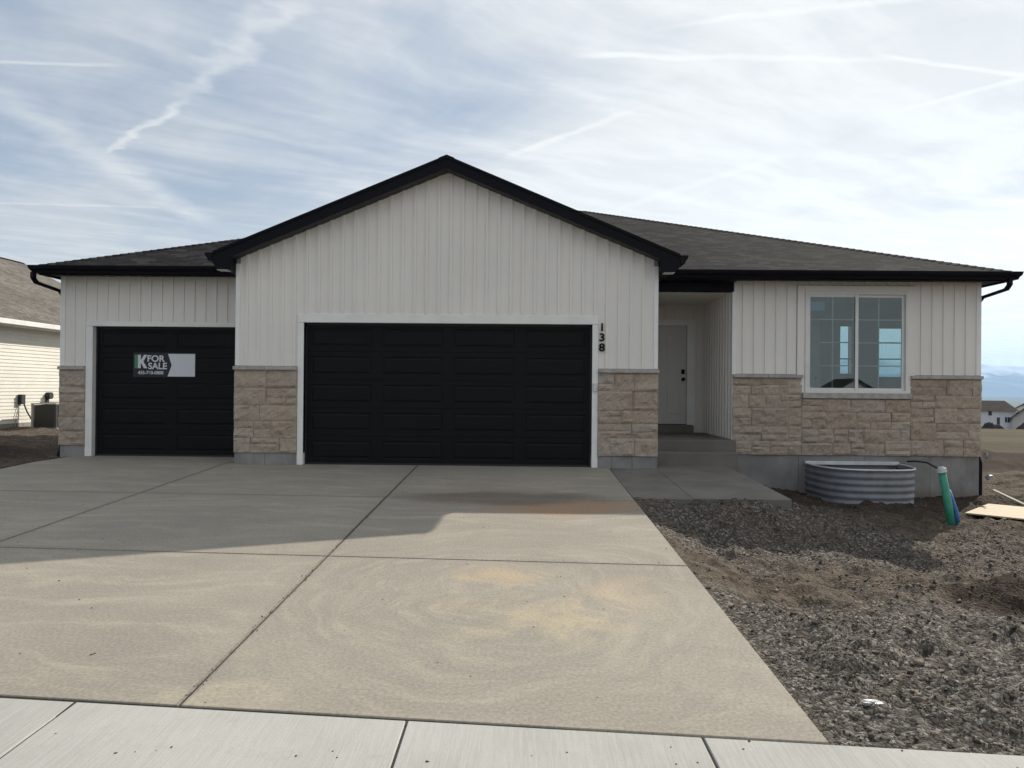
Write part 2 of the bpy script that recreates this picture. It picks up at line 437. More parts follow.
def glass_f(t, b):
    out = t.n['Material Output']
    tr = t.node('ShaderNodeBsdfTransparent'); tr.inputs[0].default_value = (.52, .64, .64, 1)
    gl = t.node('ShaderNodeBsdfGlossy'); gl.inputs['Roughness'].default_value = .01; gl.inputs[0].default_value = (.78, .90, .92, 1)
    fr = t.node('ShaderNodeFresnel'); fr.inputs[0].default_value = 1.55
    fac = t.math('ADD', t.math('MULTIPLY', fr.outputs[0], 1.3), .05, clamp=True)
    mx = t.node('ShaderNodeMixShader'); t.l.new(fac, mx.inputs[0]); t.l.new(tr.outputs[0], mx.inputs[1]); t.l.new(gl.outputs[0], mx.inputs[2])
    p = t.obj(); bm_ = t.bump(t.noise(p, .9, 2), .12, .004); t.l.new(bm_, gl.inputs['Normal'])
    t.l.new(mx.outputs[0], out.inputs[0])
M['glass'] = mat('window_glass', build=glass_f)
def clear_f(t, b):
    tr = t.node('ShaderNodeBsdfTransparent'); tr.inputs[0].default_value = (.46, .58, .60, 1); t.l.new(tr.outputs[0], t.n['Material Output'].inputs[0])
M['clearglass'] = mat('clear_pane', build=clear_f)
def mount_f(t, b):
    p = t.pos(); Z = t.sep(p)[2]
    n = t.noise(p, .0016, 8, .65); n2 = t.noise(p, .006, 6, .7)
    s_ = t.math('ADD', t.math('MULTIPLY', Z, 1/420), t.math('MULTIPLY', t.math('SUBTRACT', n, .5), 1.5))
    snow = t.mr(t.math('ADD', t.math('ADD', s_, -.25), t.math('MULTIPLY', t.math('SUBTRACT', n2, .5), .9)), .25, .6)
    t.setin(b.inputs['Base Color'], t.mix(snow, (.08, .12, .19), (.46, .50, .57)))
M['mount'] = mat('snowy_mountain', rough=.9, build=mount_f, spec=.1)

# ------------------------------------------------------------------ house parts
def siding(mb, s0, s1, zlo, zhi, place, phase=0.0, P=.2032, bw=.044, bd=.024, breaks=()):
    """board and batten sheet; s runs along the wall, place(s, out, z) -> point"""
    cuts = {s0, s1, *[b for b in breaks if s0 < b < s1]}
    k0 = math.floor((s0-phase)/P)-1; k1 = math.ceil((s1-phase)/P)+1
    prof = []
    for k in range(k0, k1+1):
        a = phase+k*P
        for ds, d in ((-bw/2-.005, 0), (-bw/2, bd), (bw/2, bd), (bw/2+.005, 0)):
            prof.append((a+ds, d))
    prof.sort()
    xs = [p[0] for p in prof]; ds = [p[1] for p in prof]
    pts = [p for p in prof if s0 < p[0] < s1]+[(c, float(np.interp(c, xs, ds))) for c in cuts]
    pts.sort()
    vs = []; fs = []
    for s, d in pts:
        vs.append(place(s, d, zlo(s))); vs.append(place(s, d, zhi(s)))
    for i in range(len(pts)-1):
        fs.append((2*i, 2*i+2, 2*i+3, 2*i+1))
    mb.add(vs, fs)
def front(y):  # wall facing -y
    return lambda s, d, z: (s, y-d, z)
K = lambda c: (lambda s: c)

def stones(mb, mort, s0, s1, z0, z1, place, rng):
    mort_add = [place(s0+.01, -.004, z0+.005), place(s1-.01, -.004, z0+.005), place(s1-.01, -.004, z1-.005), place(s0+.01, -.004, z1-.005),
                place(s0+.01, .014, z0+.005), place(s1-.01, .014, z0+.005), place(s1-.01, .014, z1-.005), place(s0+.01, .014, z1-.005)]
    mort.add(mort_add, [(0, 1, 2, 3), (4, 5, 6, 7), (0, 1, 5, 4), (1, 2, 6, 5), (2, 3, 7, 6), (3, 0, 4, 7)])
    rects = []
    n = max(2, round((z1-z0)/.285)); hs = np.array([rng.uniform(.8, 1.2) for _ in range(n)]); hs = hs/hs.sum()*(z1-z0)
    z = z0
    for h in hs:
        x = s0
        while x < s1-1e-4:
            w = rng.choice([.28, .36, .44, .52, .62])*rng.uniform(.9, 1.1)
            if s1-x-w < .16: w = s1-x
            if rng.random() < .38 and w > .2:
                q = rng.uniform(.4, .6)
                if rng.random() < .4 and w > .4:
                    m_ = x+w*rng.uniform(.35, .65)
                    rects += [(x, m_, z, z+h*q), (m_, x+w, z, z+h*q), (x, x+w, z+h*q, z+h)]
                else:
                    rects += [(x, x+w, z, z+h*q), (x, x+w, z+h*q, z+h)]
            else: rects.append((x, x+w, z, z+h))
            x += w
        z += h
    g = .0025
    for (a, b, c, d) in rects:
        a += g; b -= g; c += g; d -= g
        nu = max(3, int((b-a)/.035)); nv = max(3, int((d-c)/.035))
        off = rng.uniform(.040, .062); tx = rng.uniform(-.016, .016); tz = rng.uniform(-.014, .014); sd = rng.randrange(1000)
        vs = []; fs = []
        for j in range(nv+1):
            for i in range(nu+1):
                u = i/nu; v = j/nv
                ed = min(u*(b-a), (1-u)*(b-a), v*(d-c), (1-v)*(d-c))
                e = 0 if ed < 1e-6 else 1
                bmp = .016*(float(vnoise(u*(b-a)*13+sd, v*(d-c)*13+sd*.37, 3))-.5)*2+.010*(float(vnoise(u*(b-a)*34+sd, v*(d-c)*34, 4))-.5)*2
                dep = off+tx*(u-.5)*2+tz*(v-.5)*2+bmp if e else off-.012+.6*bmp
                jx = (rng.random()-.5)*.006; jz = (rng.random()-.5)*.006
                vs.append(place(a+u*(b-a)+(jx if e else 0), max(.022, dep), c+v*(d-c)+(jz if e else 0)))
        N = len(vs)
        for j in range(nv):
            for i in range(nu):
                q = j*(nu+1)+i; fs.append((q, q+1, q+nu+2, q+nu+1))
        ring = [i for i in range(nu+1)]+[j*(nu+1)+nu for j in range(1, nv+1)]+[nv*(nu+1)+i for i in range(nu-1, -1, -1)]+[j*(nu+1) for j in range(nv-1, 0, -1)]
        bk = []
        for k in ring:
            j, i = divmod(k, nu+1)
            vs.append(place(a+(b-a)*i/nu, .0, c+(d-c)*j/nv)); bk.append(len(vs)-1)
        m = len(ring)
        for k in range(m): fs.append((ring[k], ring[(k+1) % m], bk[(k+1) % m], bk[k]))
        mb.add(vs, fs)

GX0, GX1 = -4.86, 2.28          # gable block
PKX, PKZ = -1.28, 4.965         # peak of the gable wall
SL = .4167
gz = lambda x: PKZ-SL*abs(x-PKX)
WY = 1.2                        # wings' front plane
LX, RX, PX = -8.56, 8.37, 3.87
LED = 1.60

house = empty('single_storey_house', (0, 7, 0))
tag(house, 'new single storey house with white vertical siding, tan stone base and black gable trim', 'house')
HP = []
def H(mb, name, m, parent=None, **kw):
    o = mb.build(name, m, parent or house, **kw)
    if parent is None: keep(house, o)
    return o

# siding, one mesh a wall
rng = random.Random(3)
mb = MB()
MT_X0, MT_X1, DT = -3.80, 1.28, 2.56        # outer edges of the wide door's trim, top of trim
siding(mb, GX0+.07, MT_X0, K(LED+.07), gz, front(0), breaks=(PKX,))
siding(mb, MT_X0, MT_X1, K(DT), gz, front(0), breaks=(PKX,))
siding(mb, MT_X1, GX1-.07, K(LED+.07), gz, front(0), breaks=(PKX,))
gsid = H(mb, 'siding', M['siding'], fixn=False)
mb = MB()
siding(mb, LX+.07, -8.10, K(LED+.07), K(3.36), front(WY))
siding(mb, -8.10, -4.86, K(2.50), K(3.36), front(WY))
H(mb, 'siding', M['siding'], fixn=False)
mb = MB()
W0, W1, WZ0, WZ1 = 5.19, 7.04, 1.30, 3.13       # window opening
siding(mb, PX+.05, W0-.16, K(LED+.03), K(3.36), front(WY))
siding(mb, W0-.16, W1+.16, K(WZ1+.14), K(3.36), front(WY))
siding(mb, W1+.16, RX-.07, K(LED+.03), K(3.36), front(WY))
H(mb, 'siding', M['siding'], fixn=False)
# porch walls and sides of the house
mb = MB()
DX0, DX1, DZ0, DZ1 = 2.57, 3.49, .60, 2.68
siding(mb, GX1, PX, K(DZ1+.14), K(3.13), front(3.4))
siding(mb, DX1+.19, PX, K(.42), K(DZ1+.14), front(3.4))
siding(mb, GX1, DX0-.15, K(.42), K(DZ1+.14), front(3.4))
siding(mb, WY+.1, 3.4, K(.42), K(3.13), lambda s, d, z: (PX-d, s, z))
siding(mb, .06, 3.4, K(.22), K(3.36), lambda s, d, z: (GX1+d, s, z))
H(mb, 'porch_siding', M['siding'], fixn=False)
mb = MB()
for (a, b, c, e) in ((WY+.07, 3.72, .15, 3.36), (3.72, 7.9, .15, 1.5), (3.72, 7.9, 3.2, 3.36), (7.9, 14.4, .15, 3.36)):
    siding(mb, a, b, K(c), K(e), lambda s, d, z: (RX+d, s, z))
siding(mb, WY+.07, 14.4, K(.15), K(3.36), lambda s, d, z: (LX-d, s, z))
siding(mb, .06, WY, K(.2), K(3.36), lambda s, d, z: (GX0-d, s, z))
siding(mb, LX, RX, K(.15), K(3.36), lambda s, d, z: (s, 14.4+d, z))
H(mb, 'side_siding', M['siding'], fixn=False)

# wall cores behind the siding
mb = MB()
T = .14
mb.prism([(GX0, .2), (MT_X0+.10, .2), (MT_X0+.10, gz(MT_X0+.1)), (GX0, gz(GX0))], .005, T)
mb.prism([(MT_X1-.10, .2), (GX1, .2), (GX1, gz(GX1)), (MT_X1-.10, gz(MT_X1-.1))], .005, T)
mb.prism([(MT_X0+.10, 2.41), (MT_X1-.10, 2.41), (MT_X1-.10, gz(MT_X1-.1)), (PKX, PKZ), (MT_X0+.10, gz(MT_X0+.1))], .005, T)
mb.box(LX, -7.98, WY+.005, WY+T, .1, 3.36); mb.box(-7.98, GX0, WY+.005, WY+T, 2.41, 3.36)
mb.box(-5.11, GX0, WY+.005, WY+T, .0, 2.41)
mb.box(PX, W0, WY+.005, WY+T, .15, 3.36); mb.box(W1, RX, WY+.005, WY+T, .15, 3.36)
mb.box(W0, W1, WY+.005, WY+T, .15, WZ0); mb.box(W0, W1, WY+.005, WY+T, WZ1, 3.36)
mb.box(GX1, DX0, 3.405, 3.5, .2, 3.3); mb.box(DX1, PX, 3.405, 3.5, .2, 3.3); mb.box(DX0, DX1, 3.405, 3.5, DZ1, 3.3); mb.box(DX0, DX1, 3.405, 3.5, .2, DZ0)
mb.box(PX+.005, PX+T, WY+T, 3.5, .15, 3.36)
mb.box(GX1-T, GX1-.005, T, 3.5, .15, 3.36); mb.box(GX0+.005, GX0+T, T, WY, .1, 3.36)
mb.box(RX-T, RX-.005, WY+T, 3.72, .15, 3.36); mb.box(RX-T, RX-.005, 3.72, 7.9, .15, 1.5); mb.box(RX-T, RX-.005, 3.72, 7.9, 3.2, 3.36); mb.box(RX-T, RX-.005, 7.9, 14.3, .15, 3.36)
mb.box(LX+.005, LX+T, WY+T, 14.3, .1, 3.36); mb.box(LX+.005, RX-.005, 14.3, 14.395, .1, 3.36)
H(mb, 'wall_core', M['inner'])
# room behind the window
mb = MB()
RYB = 3.60  # back wall, its openings placed to show bright sky through the glass
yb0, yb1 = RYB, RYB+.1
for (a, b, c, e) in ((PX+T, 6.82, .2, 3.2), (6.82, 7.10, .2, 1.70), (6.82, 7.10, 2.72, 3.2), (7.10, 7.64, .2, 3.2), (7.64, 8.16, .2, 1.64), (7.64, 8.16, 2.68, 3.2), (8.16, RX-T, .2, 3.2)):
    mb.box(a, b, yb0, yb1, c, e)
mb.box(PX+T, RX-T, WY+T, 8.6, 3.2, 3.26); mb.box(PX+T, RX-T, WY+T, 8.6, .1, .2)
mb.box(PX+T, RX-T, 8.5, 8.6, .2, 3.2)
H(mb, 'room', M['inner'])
mb = MB(); mb.box(6.02, 6.36, 3.55, 3.59, .2, 2.85, .004)
idoor = H(mb, 'interior_door', M['inner_light'])
mb = MB(); mb.tube([(6.27, 3.55, 1.60), (6.27, 3.49, 1.60)], .03, 10)
o = mb.build('knob', M['black'], idoor)
for x0, x1 in ((6.82, 7.10), (7.64, 8.16)):
    for z in (2.02, 2.37): mb = MB(); mb.box(x0, x1, 3.63, 3.65, z-.014, z+.014); H(mb, 'interior_window_bar', M['inner'])
mb = MB(); 
for z in (1.5, 3.15): mb.box(RX-.1, RX-.02, 3.72, 7.9, z, z+.05)
for y in (3.72, 5.35, 6.6, 7.85): mb.box(RX-.1, RX-.02, y, y+.05, 1.55, 3.15)
sw = H(mb, 'added_side_window', M['white'])  # unseen window, added so bright sky shows through the room's back openings
mb = MB(); mb.add([(RX-.06, 3.75, 1.55), (RX-.06, 7.85, 1.55), (RX-.06, 7.85, 3.15), (RX-.06, 3.75, 3.15)], [(0, 1, 2, 3)]); mb.build('glass', M['clearglass'], sw)

# corner posts, ledge caps
for bx_ in ((GX0-.004, GX0+.07, -.022, .06, LED+.07, 3.40), (GX1-.07, GX1+.004, -.022, .06, LED+.07, 3.40), (LX-.02, LX+.07, WY-.022, WY+.06, LED+.07, 3.36),
            (RX-.07, RX+.02, WY-.022, WY+.06, LED+.03, 3.36), (PX-.02, PX+.05, WY-.022, WY+.1, .42, 3.36)):
    mb = MB(); mb.box(*bx_, .004); H(mb, 'corner_trim', M['trim'])
def cap(x0, x1, y, z):
    mb = MB(); n = max(1, round((x1-x0)/.55)); w = (x1-x0)/n
    for i in range(n): mb.box(x0+i*w+.002, x0+(i+1)*w-.002, y-.095, y, z, z+.06, .006)
    H(mb, 'stone_cap', M['cap'])
cap(GX0-.02, MT_X0, 0, LED); cap(MT_X1, GX1+.02, 0, LED); cap(LX-.03, -8.10, WY, LED)
cap(PX-.01, W0-.06, WY, LED-.04); cap(W1+.06, RX+.03, WY, LED-.04)
# stone veneer
for (x0, x1, z0, z1, y) in ((GX0-.01, MT_X0, .20, LED, 0), (MT_X1, GX1+.01, .20, LED, 0), (LX-.02, -8.10, .20, LED, WY)):
    mb = MB(); mo = MB(); stones(mb, mo, x0, x1, z0, z1, front(y), rng)
    s_ = H(mb, 'stone_veneer', M['stone']); mo.build('mortar', M['mortar'], s_)
mb = MB(); mo = MB()
stones(mb, mo, PX-.01, W0-.06, .15, LED-.04, front(WY), rng); stones(mb, mo, W0-.06, W1+.06, .15, WZ0-.12, front(WY), rng); stones(mb, mo, W1+.06, RX+.02, .15, LED-.04, front(WY), rng)
s_ = H(mb, 'stone_veneer', M['stone']); mo.build('mortar', M['mortar'], s_)
# foundations
mb = MB()
for x0, x1, y in ((GX0, -4.34, .0), (-4.335, MT_X0, .0), (MT_X1, 1.52, 0), (1.525, 1.86, 0), (1.865, GX1, 0)): mb.box(x0, x1, y-.02, y+.16, -.25, .198, .004)
mb.box(LX, -8.10, WY-.02, WY+.16, -.25, .198, .004)
xs = [PX+.0, 5.08, 6.28, 7.48, RX-.003]
for a, b in zip(xs[:-1], xs[1:]): mb.box(a+.002, b-.002, WY-.01, WY+.2, -2.0, .149, .004)
mb.box(RX-.2, RX, WY+.2, 14.4, -1.4, .149); mb.box(LX, LX+.2, WY+.16, 14.4, -.6, .149); mb.box(LX+.2, RX-.2, 14.2, 14.4, -1.4, .149)
mb.box(GX1-.2, GX1, .16, 3.4, -.3, .21)
H(mb, 'foundation', M['foundation'])
# porch
mb = MB(); mb.box(GX1, PX, .92, 3.4, -.3, .42, .012); mb.box(GX1, PX-.05, .60, .918, -.3, .225, .012)
mb.box(DX0-.13, DX1+.10, 3.10, 3.398, .421, .585, .008)
H(mb, 'porch_step', M['porch'])
mb = MB(); mb.box(GX1, PX, WY+.01, 3.4, 3.13, 3.15); H(mb, 'porch_ceiling', M['siding'])
mb = MB(); mb.box(GX1, PX, WY-.06, WY+.1, 3.13, 3.38, .004); mb.box(GX1, PX, WY-.45, WY-.06, 3.30, 3.34)
H(mb, 'porch_beam', M['black'])

# garage doors
def garage_door(x0, x1, cols, y, trim_l, trim_r, head):
    z0, z1 = .012, 2.41
    mb = MB(); n = 5; h = (z1-z0)/n
    for r_ in range(n):
        a, b = z0+r_*h+.003, z0+(r_+1)*h-.003
        cw = (x1-x0)/cols
        # section front with pressed long panels
        xsb = []; yy = y
        zi0, zi1 = a+.085, b-.085
        def quad(p, q, r2, s2): mb.add([p, q, r2, s2], [(0, 1, 2, 3)])
        quad((x0, yy, a), (x1, yy, a), (x1, yy, zi0), (x0, yy, zi0)); quad((x0, yy, zi1), (x1, yy, zi1), (x1, yy, b), (x0, yy, b))
        cuts = []
        for c in range(cols):
            cuts.append((x0+c*cw+.095, x0+(c+1)*cw-.095))
        px = x0
        for (u, v) in cuts:
            quad((px, yy, zi0), (u, yy, zi0), (u, yy, zi1), (px, yy, zi1)); px = v
            loops = [(0, 0), (.010, .009), (.024, .009), (.046, .002), (.06, .002)]
            prev = None
            for (ins, dp) in loops:
                L = [(u+ins, yy+dp, zi0+ins), (v-ins, yy+dp, zi0+ins), (v-ins, yy+dp, zi1-ins), (u+ins, yy+dp, zi1-ins)]
                if prev:
                    for k in range(4): quad(prev[k], prev[(k+1) % 4], L[(k+1) % 4], L[k])
                prev = L
            quad(*prev)
        quad((px, yy, zi0), (x1, yy, zi0), (x1, yy, zi1), (px, yy, zi1))
        quad((x0, yy, a), (x1, yy, a), (x1, yy+.04, a), (x0, yy+.04, a)); quad((x0, yy, b), (x1, yy, b), (x1, yy+.04, b), (x0, yy+.04, b))
    mb.box(x0, x1, y+.03, y+.05, z0, z1)
    d = H(mb, 'garage_door', M['garage'], fixn=False)
    wy = y-.11
    mb = MB()
    mb.box(x0-trim_l, x0, wy-.022, y+.03, .0, 2.41, .004); mb.box(x1, x1+trim_r, wy-.022, y+.03, .0, 2.41, .004)
    mb.box(x0-trim_l, x1+trim_r, wy-.026, y+.03, 2.412, 2.41+head, .004)
    mb.build('door_trim', M['trim'], d)
    mb = MB(); mb.box(x0, x1, y-.012, y+.02, .0, .03); mb.box(x0, x0+.03, y-.012, y-.002, .03, 2.40); mb.box(x1-.03, x1, y-.012, y-.002, .03, 2.40); mb.box(x0, x1, y-.012, y-.002, 2.375, 2.41)
    mb.build('weather_seal', M['rubber'], d)
    return d
g1 = garage_door(-3.70, 1.18, 4, .11, .10, .10, .15)
g2 = garage_door(-7.97, -5.12, 2, WY+.11, .13, .13, .09)
mb = MB(); mb.box(1.195, 1.265, -.055, -.02, 1.28, 1.42, .008); mb.build('keypad', M['whitepl'], g1)
# inside of the garages stays closed
mb = MB(); mb.box(GX0+.2, GX1-.2, .9, .95, 0, 3.3); H(mb, 'garage_back_panel', M['inner'])

# entry door
mb = MB(); y = 3.46
mb.box(DX0, DX1, y-.04, y, DZ0, DZ1)
for (a, b) in ((DZ0+.22, DZ0+.85), (DZ0+1.05, DZ1-.18)):
    for u, v in ((DX0+.13, DX0+.40), (DX0+.52, DX1-.13)):
        mb.box(u, v, y-.048, y-.04, a, b, .007)
ed = H(mb, 'entry_door', M['door'])
mb = MB()
mb.box(DX0-.15, DX0-.004, 3.36, y, .42, DZ1+.14, .004); mb.box(DX1+.004, DX1+.19, 3.36, y, .42, DZ1+.14, .004); mb.box(DX0-.004, DX1+.004, 3.358, y, DZ1+.004, DZ1+.137, .004)
mb.build('door_frame', M['trim'], ed)
mb = MB(); mb.box(DX0, DX1, 3.33, 3.45, DZ0-.03, DZ0-.004); mb.build('threshold', M['black'], ed)
mb = MB(); mb.tube([(3.42, 3.42, 1.55), (3.42, 3.36, 1.55)], .033, 12); mb.tube([(3.42, 3.37, 1.55), (3.42, 3.345, 1.55)], .036, 12); mb.build('door_knob', M['black'], ed)
mb = MB(); mb.box(3.385, 3.455, 3.40, 3.42, 1.66, 1.76, .006); mb.tube([(3.42, 3.40, 1.71), (3.42, 3.37, 1.71)], .022, 10); mb.build('deadbolt', M['black'], ed)

# front window
mb = MB(); yw = WY
mb.box(W0-.15, W0-.012, yw-.03, yw+.02, WZ0-.01, WZ1+.13, .004); mb.box(W1+.012, W1+.15, yw-.03, yw+.02, WZ0-.01, WZ1+.13, .004); mb.box(W0-.012, W1+.012, yw-.03, yw+.02, WZ1+.012, WZ1+.13, .004)
wtr = H(mb, 'window_surround', M['siding'])
mb = MB()
def frame(mb, x0, x1, z0, z1, w, y0, y1):
    mb.box(x0, x0+w, y0, y1, z0, z1, .003); mb.box(x1-w, x1, y0, y1, z0, z1, .003)
    mb.box(x0+w, x1-w, y0, y1, z0, z0+w, .003); mb.box(x0+w, x1-w, y0, y1, z1-w, z1, .003)
frame(mb, W0-.012, W1+.012, WZ0-.012, WZ1+.012, .045, yw-.05, yw+.09)
mb.box((W0+W1)/2-.030, (W0+W1)/2+.030, yw-.048, yw-.034, WZ0+.033, WZ1-.033, .003)
win = H(mb, 'window', M['white'])
mb = MB(); mb.box(W0-.06, W1+.06, yw-.09, yw+.0, WZ0-.11, WZ0-.014, .006); mb.build('sill', M['cap'], win)
mid = (W0+W1)/2
for (a, b, yy) in ((W0+.033, mid+.034, yw-.02), (mid-.034, W1-.033, yw+.02)):
    mb = MB(); frame(mb, a, b, WZ0+.033, WZ1-.033, .050, yy-.012, yy+.016); s_ = mb.build('sash', M['white'], win)
    mb = MB(); n = 1
    xm = (a+b)/2; mb.box(xm-.011, xm+.011, yy+.004, yy+.012, WZ0+.07, WZ1-.07)
    for k in (1, 2, 3):
        z = WZ0+.07+(WZ1-WZ0-.14)*k/4; mb.box(a+.04, b-.04, yy+.0045, yy+.0115, z-.010, z+.010)
    mb.build('muntin', M['white'], win)
    mb = MB(); mb.add([(a+.04, yy-.004, WZ0+.07), (b-.04, yy-.004, WZ0+.07), (b-.04, yy-.004, WZ1-.07), (a+.04, yy-.004, WZ1-.07)], [(0, 1, 2, 3)])
    mb.build('glass', M['glass'], win)
mb = MB()
mb.box(5.28, 5.55, yw+.004, yw+.006, 2.80, 2.96); mb.build('window_sticker', M['tag'], win)

# roofs
EX0, EX1, EY0, EY1, EZ, PS = -8.74, 8.68, .78, 14.92, 3.47, .377
def roof_face(mb, pts, udir, thick=.05):
    """planar roof face; uv in metres, u along eave, v up the slope"""
    n = len(mb.v); P = [Vector(p) for p in pts]
    nor = (P[1]-P[0]).cross(P[2]-P[0]).normalized()
    if nor.z < 0: nor = -nor
    u = Vector(udir).normalized(); v = nor.cross(u); 
    if v.z < 0: v = -v
    mb.v += [tuple(p) for p in P]; f = tuple(range(n, n+len(P))); mb.f.append(f)
    if mb.uv is None: mb.uv = []
    mb.uv += [((p-P[0]).dot(u), (p-P[0]).dot(v)) for p in P]
def hip_roof(x0, x1, y0, y1, z, s):
    t = (y1-y0)/2; rz = z+t*s; ym = (y0+y1)/2
    A, B, C, D = (x0, y0, z), (x1, y0, z), (x1, y1, z), (x0, y1, z); E, F = (x0+t, ym, rz), (x1-t, ym, rz)
    return A, B, C, D, E, F
A, B, C, D, E, F = hip_roof(EX0, EX1, EY0, EY1, EZ, PS)
mb = MB()
roof_face(mb, [A, B, F, E], (1, 0, 0)); roof_face(mb, [B, C, F], (0, 1, 0)); roof_face(mb, [C, D, E, F], (-1, 0, 0)); roof_face(mb, [D, A, E], (0, -1, 0))
mainroof = H(mb, 'main_roof', M['shingle'], fixn=False)
def ridge_caps(a, b, parent, w=.15, m='shingle'):
    a = Vector(a); b = Vector(b); L = (b-a).length; n = max(1, int(L/.14)); d = (b-a)/n
    side = d.cross(Vector((0, 0, 1))).normalized()*w; up = Vector((0, 0, 1))
    mb = MB(); mb.uv = []
    for i in range(n):
        p = a+d*i; q = p+d*.995
        vs = [p-side+up*(-.03), p+up*.022, p+side+up*(-.03), q-side+up*(-.045), q+up*.010, q+side+up*(-.045)]
        mb.add(vs, [(0, 1, 4, 3), (1, 2, 5, 4), (0, 2, 1)])
        for k in range(11): mb.uv.append((i*.31+.1*(k % 2), i*.37))
    o = mb.build('ridge_cap', M[m], parent, fixn=False); return o
for p, q in ((A, E), (B, F), (C, F), (D, E), (E, F)): ridge_caps(p, q, mainroof)
# fascia + soffit under the hip roof
mb = MB()
def ringbox(mb, o0, o1, z0, z1):
    a0, a1, b0, b1 = EX0-o0, EX1+o0, EY0-o0, EY1+o0
    c0, c1, d0, d1 = EX0-o1, EX1+o1, EY0-o1, EY1+o1
    r0 = [(a0, b0), (a1, b0), (a1, b1), (a0, b1)]; r1 = [(c0, d0), (c1, d0), (c1, d1), (c0, d1)]
    vs = [(*p, z) for z in (z0, z1) for p in r0]+[(*p, z) for z in (z0, z1) for p in r1]
    fs = []
    for i in range(4):
        j = (i+1) % 4
        fs += [(i, j, 4+j, 4+i), (8+i, 8+j, 12+j, 12+i), (i, j, 8+j, 8+i), (4+i, 4+j, 12+j, 12+i)]
    mb.add(vs, fs)
ringbox(mb, -.03, 0.0, 3.30, EZ-.012)
H(mb, 'fascia', M['black'])
mb = MB(); ringbox(mb, -.46, -.03, 3.335, 3.345); H(mb, 'soffit', M['soffit'])
# gutters round the eaves (front run is broken by the gable block)
prof = [(.002, EZ-.02), (.002, 3.325), (.075, 3.325), (.085, 3.36), (.118, 3.40), (.130, 3.445), (.130, EZ-.01), (.122, EZ-.01), (.118, 3.45), (.07, 3.335), (.010, 3.335), (.010, EZ-.02)]
def gut_ring(mb, corners, prof, close=False):
    """corners: list of (x,y, ox,oy) with outward offset direction (mitred)"""
    n = len(prof); vs = []
    for (x, y, ox, oy) in corners:
        vs += [(x+ox*o, y+oy*o, z) for o, z in prof]
    fs = []
    for i in range(len(corners)-1):
        for k in range(n): fs.append((i*n+k, i*n+(k+1) % n, (i+1)*n+(k+1) % n, (i+1)*n+k))
    fs += [tuple(range(n)), tuple((len(corners)-1)*n+k for k in range(n))]
    mb.add(vs, fs)
mb = MB()
gut_ring(mb, [(-4.95, EY0, 0, -1), (EX0, EY0, -1, -1), (EX0, EY1, -1, 1), (EX1, EY1, 1, 1), (EX1, EY0, 1, -1), (2.5, EY0, 0, -1)], prof)
H(mb, 'gutter', M['black'])

# gable roof over the wide garage
GRY0, GRY1 = -.30, 5.6
RZ = 5.17
GE0, GE1 = -5.15, 2.59
ez = RZ-SL*(GE1-PKX)
mb = MB()
roof_face(mb, [(GE0, GRY0-.02, ez), (PKX, GRY0-.02, RZ), (PKX, GRY1, RZ), (GE0, GRY1, ez)], (0, 1, 0))
roof_face(mb, [(GE1, GRY0-.02, ez), (PKX, GRY0-.02, RZ), (PKX, GRY1, RZ), (GE1, GRY1, ez)], (0, -1, 0))
gr = H(mb, 'gable_roof', M['shingle'], fixn=False)
ridge_caps((PKX, GRY0+.0, RZ-.008), (PKX, GRY1, RZ-.008), gr, w=.13)
mb = MB()
def slab(x0, x1, dz0, dz1, y0, y1):
    zz = lambda x: RZ-SL*abs(x-PKX)
    mb.prism([(x0, zz(x0)+dz0), (x1, zz(x1)+dz0), (x1, zz(x1)+dz1), (x0, zz(x0)+dz1)], y0, y1)
slab(GE0, PKX, -.045, -.006, GRY0-.02, GRY1); slab(PKX+.001, GE1, -.045, -.006, GRY0-.02, GRY1)
mb.build('roof_deck', M['black'], gr)
# rake fascia with boxed ends
mb = MB()
for sgn, e in ((-1, GE0), (1, GE1)):
    xw = GX0-.01 if sgn < 0 else GX1+.01
    zt = lambda x: RZ-.046-SL*abs(x-PKX)
    zb = lambda x: zt(x)-.165
    pts = [(PKX, zt(PKX)), (e, zt(e)), (e, 3.36), (xw+sgn*.20, 3.27), (xw-sgn*.03, 3.27), (xw-sgn*.03, zb(xw-sgn*.03)), (PKX, zb(PKX))]
    mb.prism(pts, GRY0, GRY0+.025)
    # box return behind it
    mb.prism([(e, zt(e)), (e, 3.36), (xw+sgn*.20, 3.275), (xw-sgn*.0, 3.275), (xw, zt(xw))], GRY0+.026, 0.9)
H(mb, 'rake_fascia', M['black'])
mb = MB()
for a, b in ((GX0-.01, PKX), (PKX+.001, GX1+.01)):
    za = RZ-.205-SL*abs(a-PKX); zb_ = RZ-.205-SL*abs(b-PKX)
    mb.prism([(a, za), (b, zb_), (b, zb_+.02), (a, za+.02)], GRY0+.026, -.0005)
H(mb, 'rake_soffit', M['soffit'])
mb = MB()
dz = ez-EZ
pr2 = [(o, z+dz-.01) for o, z in prof]
for sg_, xx in ((1, GE1), (-1, GE0)):
    mb = MB(); gut_ring(mb, [(xx, GRY0-.01, sg_, 0), (xx, 1.9, sg_, 0)], pr2)
    go = H(mb, 'gutter', M['black'])
    mb = MB(); mb.prism([(xx+sg_*o, z) for o, z in pr2[:6]]+[(xx+sg_*.130, pr2[6][1]), (xx+sg_*.002, pr2[6][1])], GRY0-.014, GRY0-.011); mb.build('end_cap', M['black'], go)
for x in (GX0-.24, GX1+.06):  # small white plate under each gable eave end
    mb = MB(); mb.box(x, x+.17, GRY0+.05, GRY0+.24, 3.255, 3.268, .003); H(mb, 'white_soffit_piece', M['white'])
